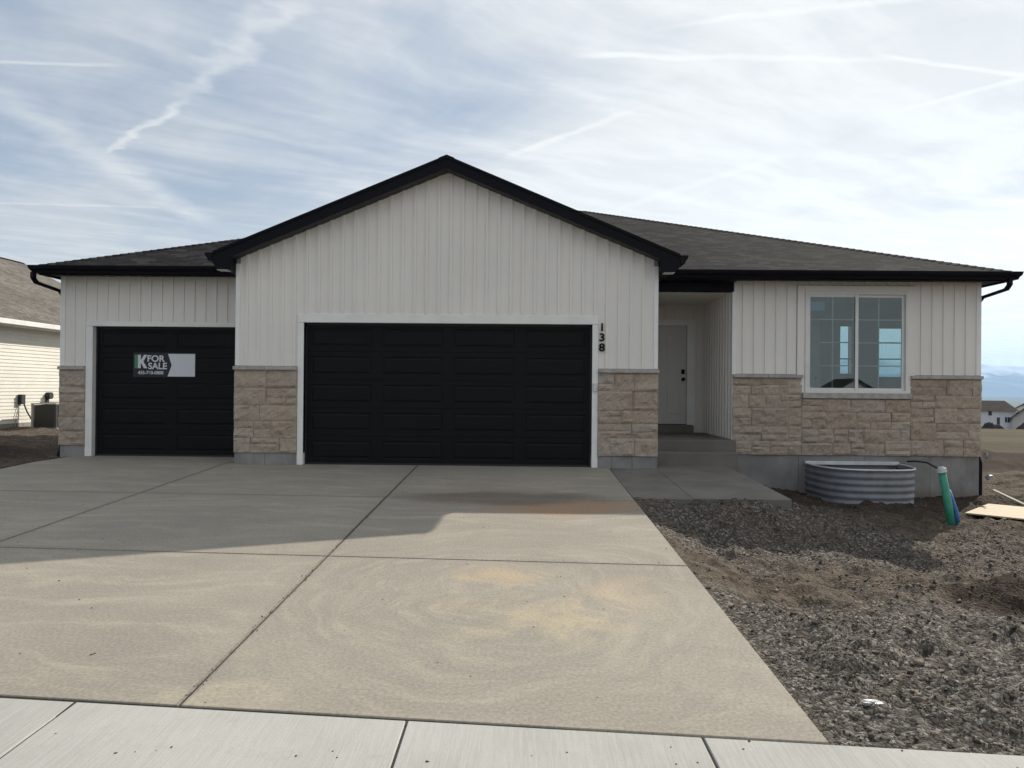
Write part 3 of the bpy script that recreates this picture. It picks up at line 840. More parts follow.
# downspouts
def downspout(sg, x, dropx, y=WY+.14):
    mb = MB()
    p = [(x+sg*.24, .72, 3.34), (x+sg*.24, .72, 3.235), (x+sg*.22, .78, 3.16), (x+sg*.085, y-.06, 3.07), (x+sg*.055, y, 2.98), (x+sg*.055, y, .12), (x+sg*.09, y, .02), (x+sg*.09, y, -.62 if sg > 0 else -.05)]
    q = []
    mb.bar(p, .062, .082, Vector((0, 1, 0)))
    return H(mb, 'downspout', M['black'])
downspout(1, RX, 0); downspout(-1, LX, 0)
# vents on roof ridge
mb = MB(); mb.tube([(2.05, 8.3, 5.9), (2.05, 8.3, 6.17)], .05, 10); mb.build('vent_pipe', M['black'], mainroof)

# house numbers
def text_mesh(txt, size, mat_, name, parent, loc, extrude=.006, bold=.0, rot=(R(90), 0, 0), sx=1.0):
    cu = bpy.data.curves.new(name, 'FONT'); cu.body = txt; cu.size = size; cu.extrude = extrude; cu.offset = bold
    cu.align_x = 'CENTER'; cu.align_y = 'CENTER'
    ob = bpy.data.objects.new('tmp', cu); COL.objects.link(ob)
    dg = bpy.context.evaluated_depsgraph_get()
    me = bpy.data.meshes.new_from_object(ob.evaluated_get(dg)); me.name = name
    COL.objects.unlink(ob); bpy.data.objects.remove(ob)
    me.materials.clear(); me.materials.append(mat_)
    o = bpy.data.objects.new(name, me); COL.objects.link(o); o.rotation_euler = rot; o.location = loc; o.scale = (sx, 1, 1)
    if parent is not None: o.parent = parent
    return o
mb = MB(); mb.box(1.29, 1.44, -.021, -.019, 1.93, 2.44)
for ch, z in (('1', 2.36), ('3', 2.19), ('8', 2.02)):
    o = text_mesh(ch, .185, M['black'], 'house_number', house, (1.34, -.030, z), .008, .004, sx=1.12); keep(house, o)

# sales sign on the small door
sg = empty('for_sale_sign', (-6.63, WY+.105, 1.48))
tag(sg, 'black and white for sale banner on the narrow left garage door', 'sign')
def spx(px, py): return ((px-524.3)/53.75, 1.33+(385.3-py)/53.75)
ys = WY+.102
def spoly(pts, y0, y1, m, name):
    mb = MB(); mb.prism([spx(*p) for p in pts], y0, y1); o = mb.build(name, m, sg); keep(sg, o); return o
spoly([(133.5, 353), (196.5, 353), (196.5, 377.5), (133.5, 377.5)], ys, ys+.004, M['sign_dark'], 'banner')
spoly([(168.7, 354), (196, 354), (196, 376.7), (168.4, 376.7), (172.5, 365.4)], ys-.003, ys-.001, M['sign_white'], 'white_panel')
spoly([(135, 355.2), (138.4, 355.2), (138.4, 368.6), (135, 368.6)], ys-.003, ys-.001, M['sign_green'], 'green_bar')
spoly([(138.4, 355.2), (141.2, 355.2), (141.2, 360.6), (144.4, 355.2), (147.8, 355.2), (143.8, 361.8), (147.9, 368.6), (144.4, 368.6), (141.2, 363.0), (141.2, 368.6), (138.4, 368.6)], ys-.003, ys-.001, M['sign_white'], 'letter_mark')
for tx, cx, cy, size, sx, bd in (('FOR', 156.3, 359.2, .165, 1.05, .004), ('SALE', 158.2, 366.6, .165, 1.02, .004), ('435-760-0800', 151.3, 373.2, .085, 1.0, .002)):
    x, z = spx(cx, cy)
    o = text_mesh(tx, size, M['sign_white'], 'lettering', sg, (x, ys-.002, z), .001, bd, sx=sx); keep(sg, o)

# ------------------------------------------------------------------ slabs
def skew(x): return -9.20-.092*x            # back edge of the sidewalk
DLX, DRX = -8.30, 1.47
# driveway panels
mb = MB(); jx = [DLX, -5.05, -1.76, DRX]
def rowY(k, x): # joint rows, slightly skewed like the street
    return {0: skew(x)+.002, 1: -6.10-.06*x, 2: -3.02-.035*x, 3: None}[k]
g = .007
for i in range(3):
    a, b = jx[i]+(g if i else 0), jx[i+1]-(g if i < 2 else 0)
    for k in range(3):
        for (u0, u1) in ((a, b),):
            y00, y10 = rowY(k, a)+g, rowY(k, b)+g
            if k < 2: y01, y11 = rowY(k+1, a)-g, rowY(k+1, b)-g
            else:
                back = {0: -.022, 1: None, 2: -.022}[i]
                y01 = y11 = back if back is not None else -.022
            n = 1
            poly = [(a, y00), (b, y10), (b, y11), (a, y01)]
            c = .004
            cx = sum(p[0] for p in poly)/4; cy = sum(p[1] for p in poly)/4
            def ins(p): return (p[0]+(c if p[0] < cx else -c), p[1]+(c if p[1] < cy else -c))
            top = [ins(p) for p in poly]
            vs = [(*p, float(zd(p[1]))-.12) for p in poly]+[(*p, float(zd(p[1]))-c) for p in poly]+[(*p, float(zd(p[1]))) for p in top]
            fs = [(8, 9, 10, 11)]
            for q in range(4):
                r2 = (q+1) % 4
                fs += [(q, r2, 4+r2, 4+q), (4+q, 4+r2, 8+r2, 8+q)]
            mb.add(vs, fs)
# strip between the row line and left door for the middle column, plus floor edges inside the openings
mb.box(-5.05+g, GX0-.003, -.021, WY-.022, -.12, -.0008); mb.box(DLX, -5.05-g, -.021, WY-.022, -.12, -.0008)
mb.box(-7.96, -5.13, WY-.02, WY+.4, -.12, -.001); mb.box(-3.69, 1.17, -.02, .4, -.12, -.001)
struct(mb.build('driveway', M['drive']))
mb = MB()
mb.add([(DLX+.02, -9.0, float(zd(-9.0))-.009), (DRX-.02, -9.25, float(zd(-9.25))-.009), (DRX-.02, -.05, -.0105), (DLX+.02, -.05, -.0105)], [(0, 1, 2, 3)])
mb.add([(-5.10, -.05, -.0105), (-5, -.05, -.0105), (-5, WY-.03, -.0105), (-5.10, WY-.03, -.0105)], [(0, 1, 2, 3)])
struct(mb.build('driveway_joint_fill', M['joint']))
# walkway to the porch
mb = MB()
def sloped(x0, x1, y0, y1):
    z = lambda y: float(zd(y))-.004
    mb.prism([(y0, z(y0)-.12), (y1, z(y1)-.12), (y1, z(y1)), (0.0 if y1 > 0 else y1-.001, z(0.0 if y1 > 0 else y1-.001)), (y0+.006, z(y0+.006)), (y0, z(y0)-.006)], x0, x1, 'x')
sloped(DRX+.010, 2.262, -2.86, -.03); sloped(2.270, 3.56, -2.82, .585)
struct(mb.build('front_walkway', M['porch']))
# sidewalk
mb = MB(); zs = lambda y: -.335+.018*(y+9.2)
xj = [-2.32-1.52*k for k in range(12, 0, -1)]+[-2.32, -.56, .88]+[.88+1.52*k for k in range(1, 13)]
for a, b in zip(xj[:-1], xj[1:]):
    a += .006; b -= .006
    poly = [(a-.0, skew(a)-1.53), (b, skew(b)-1.53), (b, skew(b)-.006), (a, skew(a)-.006)]
    cx = (a+b)/2; cy = skew(cx)-.76; c = .005
    top = [(p[0]+(c if p[0] < cx else -c), p[1]+(c if p[1] < cy else -c)) for p in poly]
    vs = [(*p, zs(p[1])-.12) for p in poly]+[(*p, zs(p[1])-c) for p in poly]+[(*p, zs(p[1])) for p in top]
    fs = [(8, 9, 10, 11)]
    for q in range(4):
        r2 = (q+1) % 4; fs += [(q, r2, 4+r2, 4+q), (4+q, 4+r2, 8+r2, 8+q)]
    mb.add(vs, fs)
struct(mb.build('sidewalk', M['walk']))
mb = MB()
for x in xj[1:-1]:
    q = [(x-.02, skew(x)-1.52), (x+.02, skew(x)-1.52), (x+.02, skew(x)-.008), (x-.02, skew(x)-.008)]
    mb.add([(*p, zs(p[1])-.008) for p in q], [(0, 1, 2, 3)])
struct(mb.build('sidewalk_joint_fill', M['joint']))
# kerb and street behind the camera
mb = MB()
for k in range(-8, 9):
    a, b = k*3.0+.004, k*3.0+2.996
    mb.prism([(a, skew(a)-2.95), (b, skew(b)-2.95), (b, skew(b)-2.78), (a, skew(a)-2.78)], -.62, -.40, 'z')
struct(mb.build('kerb', M['walk']))
mb = MB(); mb.prism([(-60, skew(-60)-12.5), (60, skew(60)-12.5), (60, skew(60)-2.96), (-60, skew(-60)-2.96)], -.60, -.545, 'z')
struct(mb.build('street', M['asphalt']))

# ------------------------------------------------------------------ ground sheet
WCX, WHW, WPR = 6.03, .83, 1.20       # window well
def in_well(x, y, grow=0.0):
    u = np.abs(x-WCX)/(WHW-grow); v = np.clip(WY-y, 0, None)/(WPR-grow)
    return ((u**3.0+v**3.0) < 1) & (y < WY+.05)
def ground_z(x, y, detail=True):
    x = np.asarray(x, float); y = np.asarray(y, float)
    base = zd(y)-.03
    low = (.55*sst(1.3, 2.3, x)+.45*sst(2.2, 4.4, x))*sst(-8.7, -5.0, y)
    z = base*(1-low)+(-.60)*low
    # heap of fill beside the walkway
    z = z+(.25*sst(1.3, 2.6, x)+.04)*sst(4.6, 3.4, x)*sst(-3.9, -2.9, y)*sst(1.6, .4, y)+.10*sst(3.4, 4.2, x)*sst(5.4, 4.4, x)*sst(-3.6, -2.0, y)
    z = z+.22*np.exp(-(((x-4.8)/.8)**2+((y+5.95)/.30)**2))-.10*np.exp(-(((x-4.5)/.7)**2+((y+6.6)/.30)**2))
    z = z+.16*np.exp(-(((x-6.9)/1.3)**2+((y+5.0)/.6)**2))
    z = z+.45*np.exp(-(((x-13.2)/2.6)**2+((y-8.5)/1.5)**2))+.25*np.exp(-(((x-11.0)/1.4)**2+((y-3.5)/1.0)**2))
    lft = sst(-8.0, -9.5, x)
    z = z+lft*(.10*np.exp(-(((x+11.0)/1.6)**2+((y-2.2)/1.0)**2))+.16*np.exp(-(((x+13.0)/1.5)**2+((y-4.5)/1.0)**2)))
    # land falls away behind the lot
    far = np.clip(y-4, 0, 165); rt = sst(-8, 9, x)+sst(22, 45, y)*(1-sst(-8, 9, x))
    z = z-.0390*far*rt
    z = z-(70*sst(260, 2600, y))
    z = z-.25*sst(-9.6, -12.4, y+.092*x+.4)
    if detail:
        bare = ((x > DRX+.02) | (x < DLX-.02)) & (y > skew(x)+.0)
        w = np.where(x > 0, sst(DRX, DRX+.5, x), sst(DLX, DLX-.5, x))*sst(0, .5, y-skew(x))*sst(60, 25, y)
        d = .17*(fbm(x*.9, y*.9, 20, 3)-.5)+.16*(fbm(x*3.1, y*3.1, 30, 4)-.5)+.075*(fbm(x*10, y*10, 40, 2)-.5)
        z = z+d*w*np.where(bare, 1, 0)+.035*(fbm(x*19, y*19, 50, 2)-.5)*np.where(bare, 1, 0)
        z = z+1.2*(fbm(x*.03, y*.03, 60, 3)-.5)*sst(20, 60, y)
    # cut-outs: under slabs, under the house, inside the well
    slabm = ((x > DLX) & (x < DRX+.0) & (y < WY) & (y > skew(x)-.02)) | ((x > DRX) & (x < 3.52) & (y > -2.76) & (y < .95))
    z = np.where(slabm, np.minimum(z, zd(y)-.20), z)
    side = (y < skew(x)+.0) & (y > skew(x)-1.56)
    z = np.where(side, zd(skew(x))-.16, z)
    road = y < skew(x)-2.94
    z = np.where(road, -.75, z)
    housem = (x > GX0+.05) & (x < GX1-.05) & (y > .05) & (y < 14.3) | (x > LX+.1) & (x < RX-.08) & (y > WY+.1) & (y < 14.3)
    z = np.where(housem, -1.0 if False else np.minimum(z, -.75), z)
    z = np.where(in_well(x, y, .03), -1.55, z)
    return z
def graded(lo, hi, step, mids, grow, far_lo, far_hi):
    a = list(np.arange(lo, hi, step)); x = hi; s = step
    while x < far_hi: a.append(x); s = min(s*grow, 1e9); x += s
    a.append(far_hi); x = lo; s = step; b = []
    while x > far_lo: s *= grow; x -= s; b.append(max(x, far_lo))
    return np.array(b[::-1]+a)
gx = graded(1.40, 9.0, .045, None, 1.07, -16500, 16500)
gy = graded(-9.9, 3.0, .05, None, 1.045, -4000, 16500)
# extra resolution left of the house
gx = np.unique(np.concatenate([gx, np.arange(-15, -8.2, .12), [DLX-.01, DRX+.005]])); gx = gx[np.concatenate([[True], np.diff(gx) > .004])]
XX, YY = np.meshgrid(gx, gy, indexing='ij')
ZZ = ground_z(XX, YY)
V = np.stack([XX.ravel(), YY.ravel(), ZZ.ravel()], 1)
nx, ny = XX.shape
ii, jj = np.meshgrid(np.arange(nx-1), np.arange(ny-1), indexing='ij')
a = (ii*ny+jj).ravel(); F_ = np.stack([a, a+ny, a+ny+1, a+1], 1)
g_ = npmesh('ground', V, F_, M['ground'], smooth=True); struct(g_)

# loose gravel and clods
def scatter(name, pts, size, mat_, flat=.7):
    """irregular little stones: 8-vertex lumps"""
    n = len(pts)
    base = np.array([(-1, -1, -1), (1, -1, -1), (1, 1, -1), (-1, 1, -1), (-1, -1, 1), (1, -1, 1), (1, 1, 1), (-1, 1, 1)], float)*.58
    fc = np.array([(0, 3, 2, 1), (4, 5, 6, 7), (0, 1, 5, 4), (1, 2, 6, 5), (2, 3, 7, 6), (3, 0, 4, 7)])
    v = base[None]*(1+RNG.uniform(-.38, .38, (n, 8, 3)))
    v = v*np.stack([RNG.uniform(.7, 1.3, n), RNG.uniform(.6, 1.1, n), RNG.uniform(.45, .9, n)*flat], 1)[:, None]
    th = RNG.uniform(0, 6.28, n); tl = RNG.uniform(-.7, .7, n)
    c, s = np.cos(th)[:, None], np.sin(th)[:, None]; ct, st = np.cos(tl)[:, None], np.sin(tl)[:, None]
    x, y, z = v[..., 0], v[..., 1], v[..., 2]
    x, z = x*ct-z*st, x*st+z*ct
    x, y = x*c-y*s, x*s+y*c
    v = np.stack([x, y, z], 2)*np.asarray(size)[:, None, None]+pts[:, None]
    f = (fc[None]+(np.arange(n)*8)[:, None, None]).reshape(-1, 4)
    return npmesh(name, v.reshape(-1, 3), f, mat_)
def yard_pts(n, x0, x1, y0, y1, dens):
    x = RNG.uniform(x0, x1, n*4); y = RNG.uniform(y0, y1, n*4)
    keep_ = (RNG.random(n*4) < dens(x, y)) & (y > skew(x)+.03) & ~((x < 3.60) & (y > -2.84)) & ~in_well(x, y, -.05) & (y < WY-.03)
    x, y = x[keep_][:n], y[keep_][:n]
    return x, y
def gd(x, y): return np.clip(.10+1.0*sst(-6.2, -8.6, y)*sst(6.5, 2.5, x)+.22*np.exp(-(((x-3.6)/2.4)**2+((y+3.6)/1.2)**2)), 0, 1)*np.clip(.2+1.6*(fbm(x*1.1, y*1.1, 77, 3)-.3), .08, 1)
x, y = yard_pts(44000, DRX+.02, 7.5, -9.7, 1.1, gd)
z = ground_z(x, y); s = RNG.uniform(.003, .0078, len(x))*(1+1.2*(RNG.random(len(x)) > .96))
g_ = scatter('gravel', np.stack([x, y, z+s*.15], 1), s, M['stones']); struct(g_, 'stuff'); g_['label'] = 'crushed grey gravel strewn over the dirt yard'
x1_, y1_ = yard_pts(15000, DRX+.05, 11, -9.4, 1.1, lambda x, y: np.clip(.25+.9*(fbm(x*.8, y*.8, 81, 3)-.35)+.6*np.exp(-(((x-3.8)/2.2)**2+((y+3.7)/1.0)**2)), .02, 1))
x2_, y2_ = RNG.uniform(-14.5, DLX-.15, 700), RNG.uniform(-3, 6, 700)
m_ = x2_ < LX-.1
x = np.concatenate([x1_, x2_[m_]]); y = np.concatenate([y1_, y2_[m_]])
z = ground_z(x, y); s = np.exp(RNG.normal(-4.6, .5, len(x)))
g_ = scatter('soil_clods', np.stack([x, y, z], 1), s, M['clod'], .8); struct(g_, 'stuff'); g_['label'] = 'loose brown clods of soil in the yard'
# pebbles on the concrete
x = np.concatenate([RNG.uniform(DLX+.1, DRX-.05, 190), RNG.normal(-1.76, .014, 130), RNG.uniform(-3, 3, 25)])
y = np.concatenate([RNG.uniform(-9.0, -1, 190), RNG.uniform(-9.0, -3, 130), RNG.uniform(-9.6, -9.3, 25)])
z = np.where(y > skew(x)+.01, zd(y), zs(y))
s = RNG.uniform(.004, .009, len(x)); s[190:320] *= .9
g_ = scatter('pebbles', np.stack([x, y, z+s*.2], 1), s, M['clod']); struct(g_, 'stuff'); g_['label'] = 'small dark pebbles scattered on the concrete driveway'

# ------------------------------------------------------------------ window well
ww = empty('window_well', (WCX, WY, -.6)); tag(ww, 'corrugated galvanised egress window well against the foundation under the front window', 'window well')
out = []
for k in range(41):
    th = math.pi*k/40
    c_, s_ = math.cos(th), math.sin(th)
    rr = (abs(c_)**3.2+abs(s_)**3.2)**(-1/3.2)
    out.append((-WHW*c_*rr, -WPR*s_*rr, c_, s_))
zl = np.linspace(-.95, .0, 58); vs = []; fs = []
for z in zl:
    off = .010*math.cos(z*2*math.pi/.115)
    for (u, v, c_, s_) in out:
        L = math.hypot(u/WHW**2, v/WPR**2) or 1
        vs.append((WCX+u-c_*off*1.0, WY-.015+v-s_*off, z))
n = len(out)
for j in range(len(zl)-1):
    for i in range(n-1): fs.append((j*n+i, j*n+i+1, (j+1)*n+i+1, (j+1)*n+i))
mb = MB(); mb.add(vs, fs); o = mb.build('shell', M['galv'], ww, smooth=True, fixn=False); keep(ww, o)
mb = MB(); mb.tube([(WCX+u*1.01, WY-.015+v*1.01, .005) for (u, v, c_, s_) in out], .016, 8); o = mb.build('rim', M['galvlight'], ww, smooth=True); keep(ww, o)
mb = MB(); mb.box(WCX-WHW-.02, WCX+WHW+.02, WY-.09, WY-.014, -.02, .045, .006); o = mb.build('back_flange', M['galvlight'], ww); keep(ww, o)

# green and blue pipes
gz_ = float(ground_z(6.30, -1.65))
gp = empty('drain_pipe', (6.30, -1.65, gz_)); tag(gp, 'green drain pipe with a white cap standing out of the dirt', 'pipe')
mb = MB(); mb.tube([(6.30, -1.65, gz_-.1), (6.27, -1.63, gz_+.25), (6.18, -1.60, gz_+.78)], .056, 16, r1=.054); o = mb.build('pipe_body', M['green'], gp, smooth=True); keep(gp, o)
mb = MB(); mb.tube([(6.181, -1.60, gz_+.77), (6.17, -1.597, gz_+.83)], .068, 16); mb.tube([(6.17, -1.597, gz_+.83), (6.168, -1.597, gz_+.85)], .045, 12); o = mb.build('cap', M['whitepl'], gp, smooth=False); keep(gp, o)
bp = MB(); bp.tube([(6.43, -1.62, gz_-.1), (6.40, -1.58, gz_+.2), (6.33, -1.50, gz_+.50)], .034, 12)
o = bp.build('water_pipe', M['blue'], smooth=True); tag(o, 'thin blue pipe beside the green drain pipe', 'pipe')
mb = MB(); mb.tube([(6.17, -1.60, gz_+.80), (6.04, -1.45, .275), (5.93, -1.35, .285), (5.85, -1.25, .27)], .014, 8)
o = mb.build('cable', M['rubber'], smooth=True); tag(o, 'black cable stub poking out behind the white pipe cap', 'cable')

# boards
def board(name, c, size, rot, m, label):
    mb = MB(); x, y, z = size; mb.box(-x/2, x/2, -y/2, y/2, -z/2, z/2, .003)
    o = mb.build(name, m); o.location = c; o.rotation_euler = rot; return tag(o, label, 'board')
board('plywood_sheet', (8.10, -1.49, -.515), (2.4, 1.22, .022), (R(1), R(-.5), R(-45.6)), M['wood'], 'pale plywood sheet lying on the dirt past the house corner')
board('wood_plank', (8.50, .55, -.50), (.55, .08, .03), (0, R(20), R(-60)), M['plankgrey'], 'short plank leaning by the foot of the downspout')
# wind-blown plastic
def crumple(name, c, size, label, seed):
    rg = random.Random(seed); import bmesh
    bm = bmesh.new(); bmesh.ops.create_icosphere(bm, subdivisions=2, radius=1)
    for v in bm.verts:
        k = 1+.9*(rg.random()-.5); v.co = Vector((v.co.x*size[0]*k, v.co.y*size[1]*k, v.co.z*size[2]*k))
    me = bpy.data.meshes.new(name); bm.to_mesh(me); bm.free(); me.materials.append(M['wrap'])
    o = bpy.data.objects.new(name, me); COL.objects.link(o); o.location = c; return tag(o, label, 'litter')
crumple('plastic_scrap', (1.84, -8.93, float(ground_z(1.84, -8.93))+.012), (.05, .030, .008), 'crumpled white plastic scrap on the gravel near the sidewalk', 1)
crumple('plastic_wrap', (8.50, 1.22, .17), (.04, .035, .055), 'upper crumpled white wrap caught on the right downspout', 2)
crumple('plastic_wrap', (8.55, 1.20, -.22), (.055, .035, .05), 'lower crumpled white wrap at the right downspout', 3)

# ------------------------------------------------------------------ neighbour's house
nb = empty('neighbour_house', (-21, 9, 0)); tag(nb, 'cream lap sided house with a tan shingle roof at the left edge', 'house')
def NB(mb, name, m, parent=None, **kw):
    o = mb.build(name, m, parent or nb, **kw)
    if parent is None: keep(nb, o)
    return o
nx0, nx1, ny0, ny1, ne = -26.9, -15.5, -1.0, 19.0, 3.28
mb = MB(); z = .12
while z < ne+.02:
    h = min(.108, ne+.03-z)
    vs = [(nx1+.018, ny0, z), (nx1+.018, ny1, z), (nx1+.002, ny1, z+h), (nx1+.002, ny0, z+h), (nx1-.0, ny0, z), (nx1-.0, ny1, z)]
    mb.add(vs, [(0, 1, 2, 3), (4, 5, 1, 0)])
    z += h
NB(mb, 'lap_siding', M['lap'], fixn=False)
mb = MB(); mb.box(nx0, nx1-.002, ny0, ny1, -.4, ne)
ridx = (nx0+nx1)/2
mb.prism([(nx0, ne), (nx1, ne), (ridx, ne+2.95)], ny0, ny1)
NB(mb, 'wall', M['lap'])
mb = MB(); mb.box(nx1-.001, nx1+.012, ny0, ny1, -.5, .12); NB(mb, 'foundation', M['foundation'])
RZn = 6.45; e0, e1 = nx0-.45, nx1+.45; en = RZn-(e1-ridx)*.525
mb = MB()
roof_face(mb, [(e1, ny0-.4, en), (e1, ny1+.4, en), (ridx, ny1+.4, RZn), (ridx, ny0-.4, RZn)], (0, 1, 0))
roof_face(mb, [(e0, ny0-.4, en), (e0, ny1+.4, en), (ridx, ny1+.4, RZn), (ridx, ny0-.4, RZn)], (0, -1, 0))
nr = NB(mb, 'roof', M['shingle_tan'], fixn=False)
ridge_caps((ridx, ny0-.4, RZn), (ridx, ny1+.4, RZn), nr, m='shingle_tan')
mb = MB(); mb.box(e1-.02, e1+.11, ny0-.4, ny1+.4, en-.15, en+.0, .01); mb.box(nx1, e1-.02, ny0-.4, ny1+.4, en-.17, en-.15); mb.box(e1-.03, e1-.021, ny0-.4, ny1+.4, en-.19, en-.01)
NB(mb, 'gutter', M['white'])
mb = MB(); mb.box(e0-.1, e0, ny0-.4, ny1+.4, en-.15, en); mb.box(e0, nx0, ny0-.4, ny1+.4, en-.17, en-.15)
NB(mb, 'gutter', M['white'])
# meter and disconnect on its wall
mb = MB(); mb.box(nx1+.02, nx1+.14, 10.45, 10.65, .70, 1.0, .01)
bx = NB(mb, 'disconnect_box', M['rubber'])
mb = MB(); mb.tube([(nx1+.1, 10.62, .72), (nx1+.16, 10.7, .45), (nx1+.25, 10.78, .22), (nx1+.38, 10.8, .10), (nx1+.5, 10.75, .08)], .022, 8); mb.build('conduit', M['rubber'], bx)
mb = MB(); mb.tube([(nx1+.05, 10.5, .72), (nx1+.05, 10.35, .35), (nx1+.05, 10.3, .0)], .012, 8); mb.build('conduit', M['acgrey'], bx)
mb = MB(); mb.tube([(nx1+.02, 11.9, .95), (nx1+.18, 11.9, .95)], .11, 16); mb.box(nx1+.018, nx1+.06, 11.82, 11.98, .4, .86, .01)
NB(mb, 'power_meter', M['rubber'])
# condenser
ax, ay, az = -14.62, 10.75, -.06
ac = empty('air_conditioner', (ax, ay, az)); tag(ac, 'dark louvred air conditioner unit beside the cream neighbour wall', 'air conditioner')
mb = MB(); mb.box(-.47, .47, -.47, .47, -.05, .05, .01); mb.build('pad', M['foundation'], ac)
mb = MB(); mb.box(-.33, .33, -.33, .33, .06, .74)
for k in range(22):
    z = .08+k*.03; mb.box(-.375, .375, -.375, .375, z, z+.012)
mb.build('coil_louvre', M['acdark'], ac)
for u in (-1, 1):
    for v in (-1, 1): mb = MB(); mb.box(u*.36-.03, u*.36+.03, v*.36-.03, v*.36+.03, .05, .76, .01); mb.build('corner_post', M['acgrey'] if u < 0 and v < 0 else M['acdark'], ac)
mb = MB()
mb.box(-.40, .40, -.40, .40, .76, .80, .012)
mb.build('top_cover', M['acgrey'], ac)
mb = MB()
for r_ in (.08, .14, .20, .26, .31): mb.tube([(r_*math.cos(a), r_*math.sin(a), .815) for a in np.linspace(0, 6.283, 25)], .006, 5)
mb.build('fan_grille', M['acdark'], ac)

# ------------------------------------------------------------------ far houses
def far_house(x0, x1, y, z, wh, rh, depth, label, m, kind, wins, gz=None, rx=None, name='distant_house', face=-1):
    h = empty(name, ((x0+x1)/2, y, z)); tag(h, label, 'house', 'houses beyond the field' if face < 0 else None)
    def q(mb, nm, mm, par=None):
        o = mb.build(nm, mm, par or h)
        if par is None: keep(h, o)
        return o
    y1 = y+depth if face < 0 else y-depth
    if face < 0:      # these stand turned towards the lot
        c_ = (x0+x1)/2; x0, x1 = c_+(x0-c_)*.84, c_+(x1-c_)*.84
        wins = [(c_+(a-c_)*.84, c_+(b-c_)*.84, c, d, e) for a, b, c, d, e in wins]
    ya, yb = min(y, y1), max(y, y1)
    ov = .6; xm = (x0+x1)/2; ym = (ya+yb)/2
    mb = MB(); mb.box(x0, x1, ya, yb, z-1, z+wh)
    if kind == 'gable': mb.prism([(x0, z+wh), (x1, z+wh), (xm, z+wh+rh)], ya, yb)
    q(mb, 'wall', m)
    mb = MB()
    if kind == 'hip':
        t = rx
        P = [(x0-ov, ya-ov, z+wh-.1), (x1+ov, ya-ov, z+wh-.1), (x1+ov, yb+ov, z+wh-.1), (x0-ov, yb+ov, z+wh-.1), (x0+t, ym, z+wh+rh), (x1-t, ym, z+wh+rh)]
        mb.add(P, [(0, 1, 5, 4), (1, 2, 5), (2, 3, 4, 5), (3, 0, 4), (0, 3, 2, 1)])
    else:
        s = rh/(xm-x0)
        for sg_ in (-1, 1):
            xe = xm+sg_*(xm-x0+ov); mb.prism([(xm, z+wh+rh+.25), (xe, z+wh+rh+.25-s*(xm-x0+ov)), (xe, z+wh+rh-s*(xm-x0+ov)), (xm, z+wh+rh)], ya-ov, yb+ov)
    q(mb, 'roof', M['farroof'])
    yf = y+face*.05
    for (a, b, c, d, nm) in wins:
        mb = MB(); mb.box(a, b, min(yf, y), max(yf, y), z+c, z+d)
        q(mb, nm, M['farglass'] if nm == 'window' else M['fartrim'])
    if face < 0: h.rotation_euler = (0, 0, R(-32.5))
    return h
FY = 167
def fx(px, y=167): return (px-522)*(y+13)/770
def fz(py, px=1000): return 1.33-(py-392.2)*180/770
bz = fz(428)
h1 = far_house(fx(946), fx(1012), FY, bz, 4.2, 2.2, 11, 'pale two storey house with a brown hip roof beyond the field', M['farwhite'], 'hip',
          [(fx(985.0), fx(988.5), 3.0, 4.0, 'window'), (fx(993.5), fx(996.5), 0.3, 2.6, 'door'), (fx(1001.5), fx(1003.5), 1.5, 2.7, 'window'), (fx(1004.0), fx(1006.5), 1.5, 2.7, 'window'), (fx(960), fx(964), 1.2, 2.6, 'window')], rx=2.2)
h2 = far_house(fx(1008, FY-6), fx(1042, FY-6), FY-6, bz+.2, 2.4, 2.7, 12, 'tan gabled house partly cut off by the right edge', M['fartan'], 'gable',
          [(fx(1022, FY-6), fx(1027, FY-6), 1.0, 2.4, 'window')])
h3 = far_house(fx(1009, FY+14), fx(1032, FY+14), FY+14, bz-.3, 4.2, 1.5, 10, 'narrow pale house peeking up between its two neighbours', M['farwhite'], 'gable', [(fx(1016, FY+14), fx(1018, FY+14), 2.5, 3.6, 'window')])
h4 = far_house(76, 82.5, -168, 0.2, 2.0, 1.9, 12, 'cream gabled house mirrored in the front window', M['fartan'], 'gable', [(77, 79, .2, 1.6, 'window'), (80.5, 81.5, .6, 1.6, 'window')], name='mirrored_house', face=1)
# low dark heaps in front of the far houses
def heap(px, w, h, yy, label):
    n = 22; vs = []; fs = []; cx = fx(px, yy)
    rg = random.Random(int(px))
    for j in range(9):
        v = j/8
        for i in range(n+1):
            u = i/n*2-1; hh = h*max(0, (1-u*u))**.6*math.sin(math.pi*v)*(.85+.3*rg.random())
            vs.append((cx+u*w/2, yy+(v-.5)*w*.5, float(ground_z(cx+u*w/2, yy, False))-.15+hh))
    for j in range(8):
        for i in range(n): fs.append((j*(n+1)+i, j*(n+1)+i+1, (j+1)*(n+1)+i+1, (j+1)*(n+1)+i))
    mb = MB(); mb.add(vs, fs); o = mb.build('soil_heap', M['darksoil'], smooth=True, fixn=False)
    return tag(o, label, 'soil heap', 'soil heaps by the far houses')
M['darksoil'] = varied((.035, .028, .026), .3, 2, .95, .5, name='dark_topsoil')
heap(985.5, 2.9, 1.5, FY-11, 'left dark soil heap before the pale far house')
heap(993, 3.0, 1.0, FY-10, 'second dark soil heap before the pale far house')
heap(1022, 3.6, 1.4, FY-17, 'dark soil heap before the tan gabled far house')

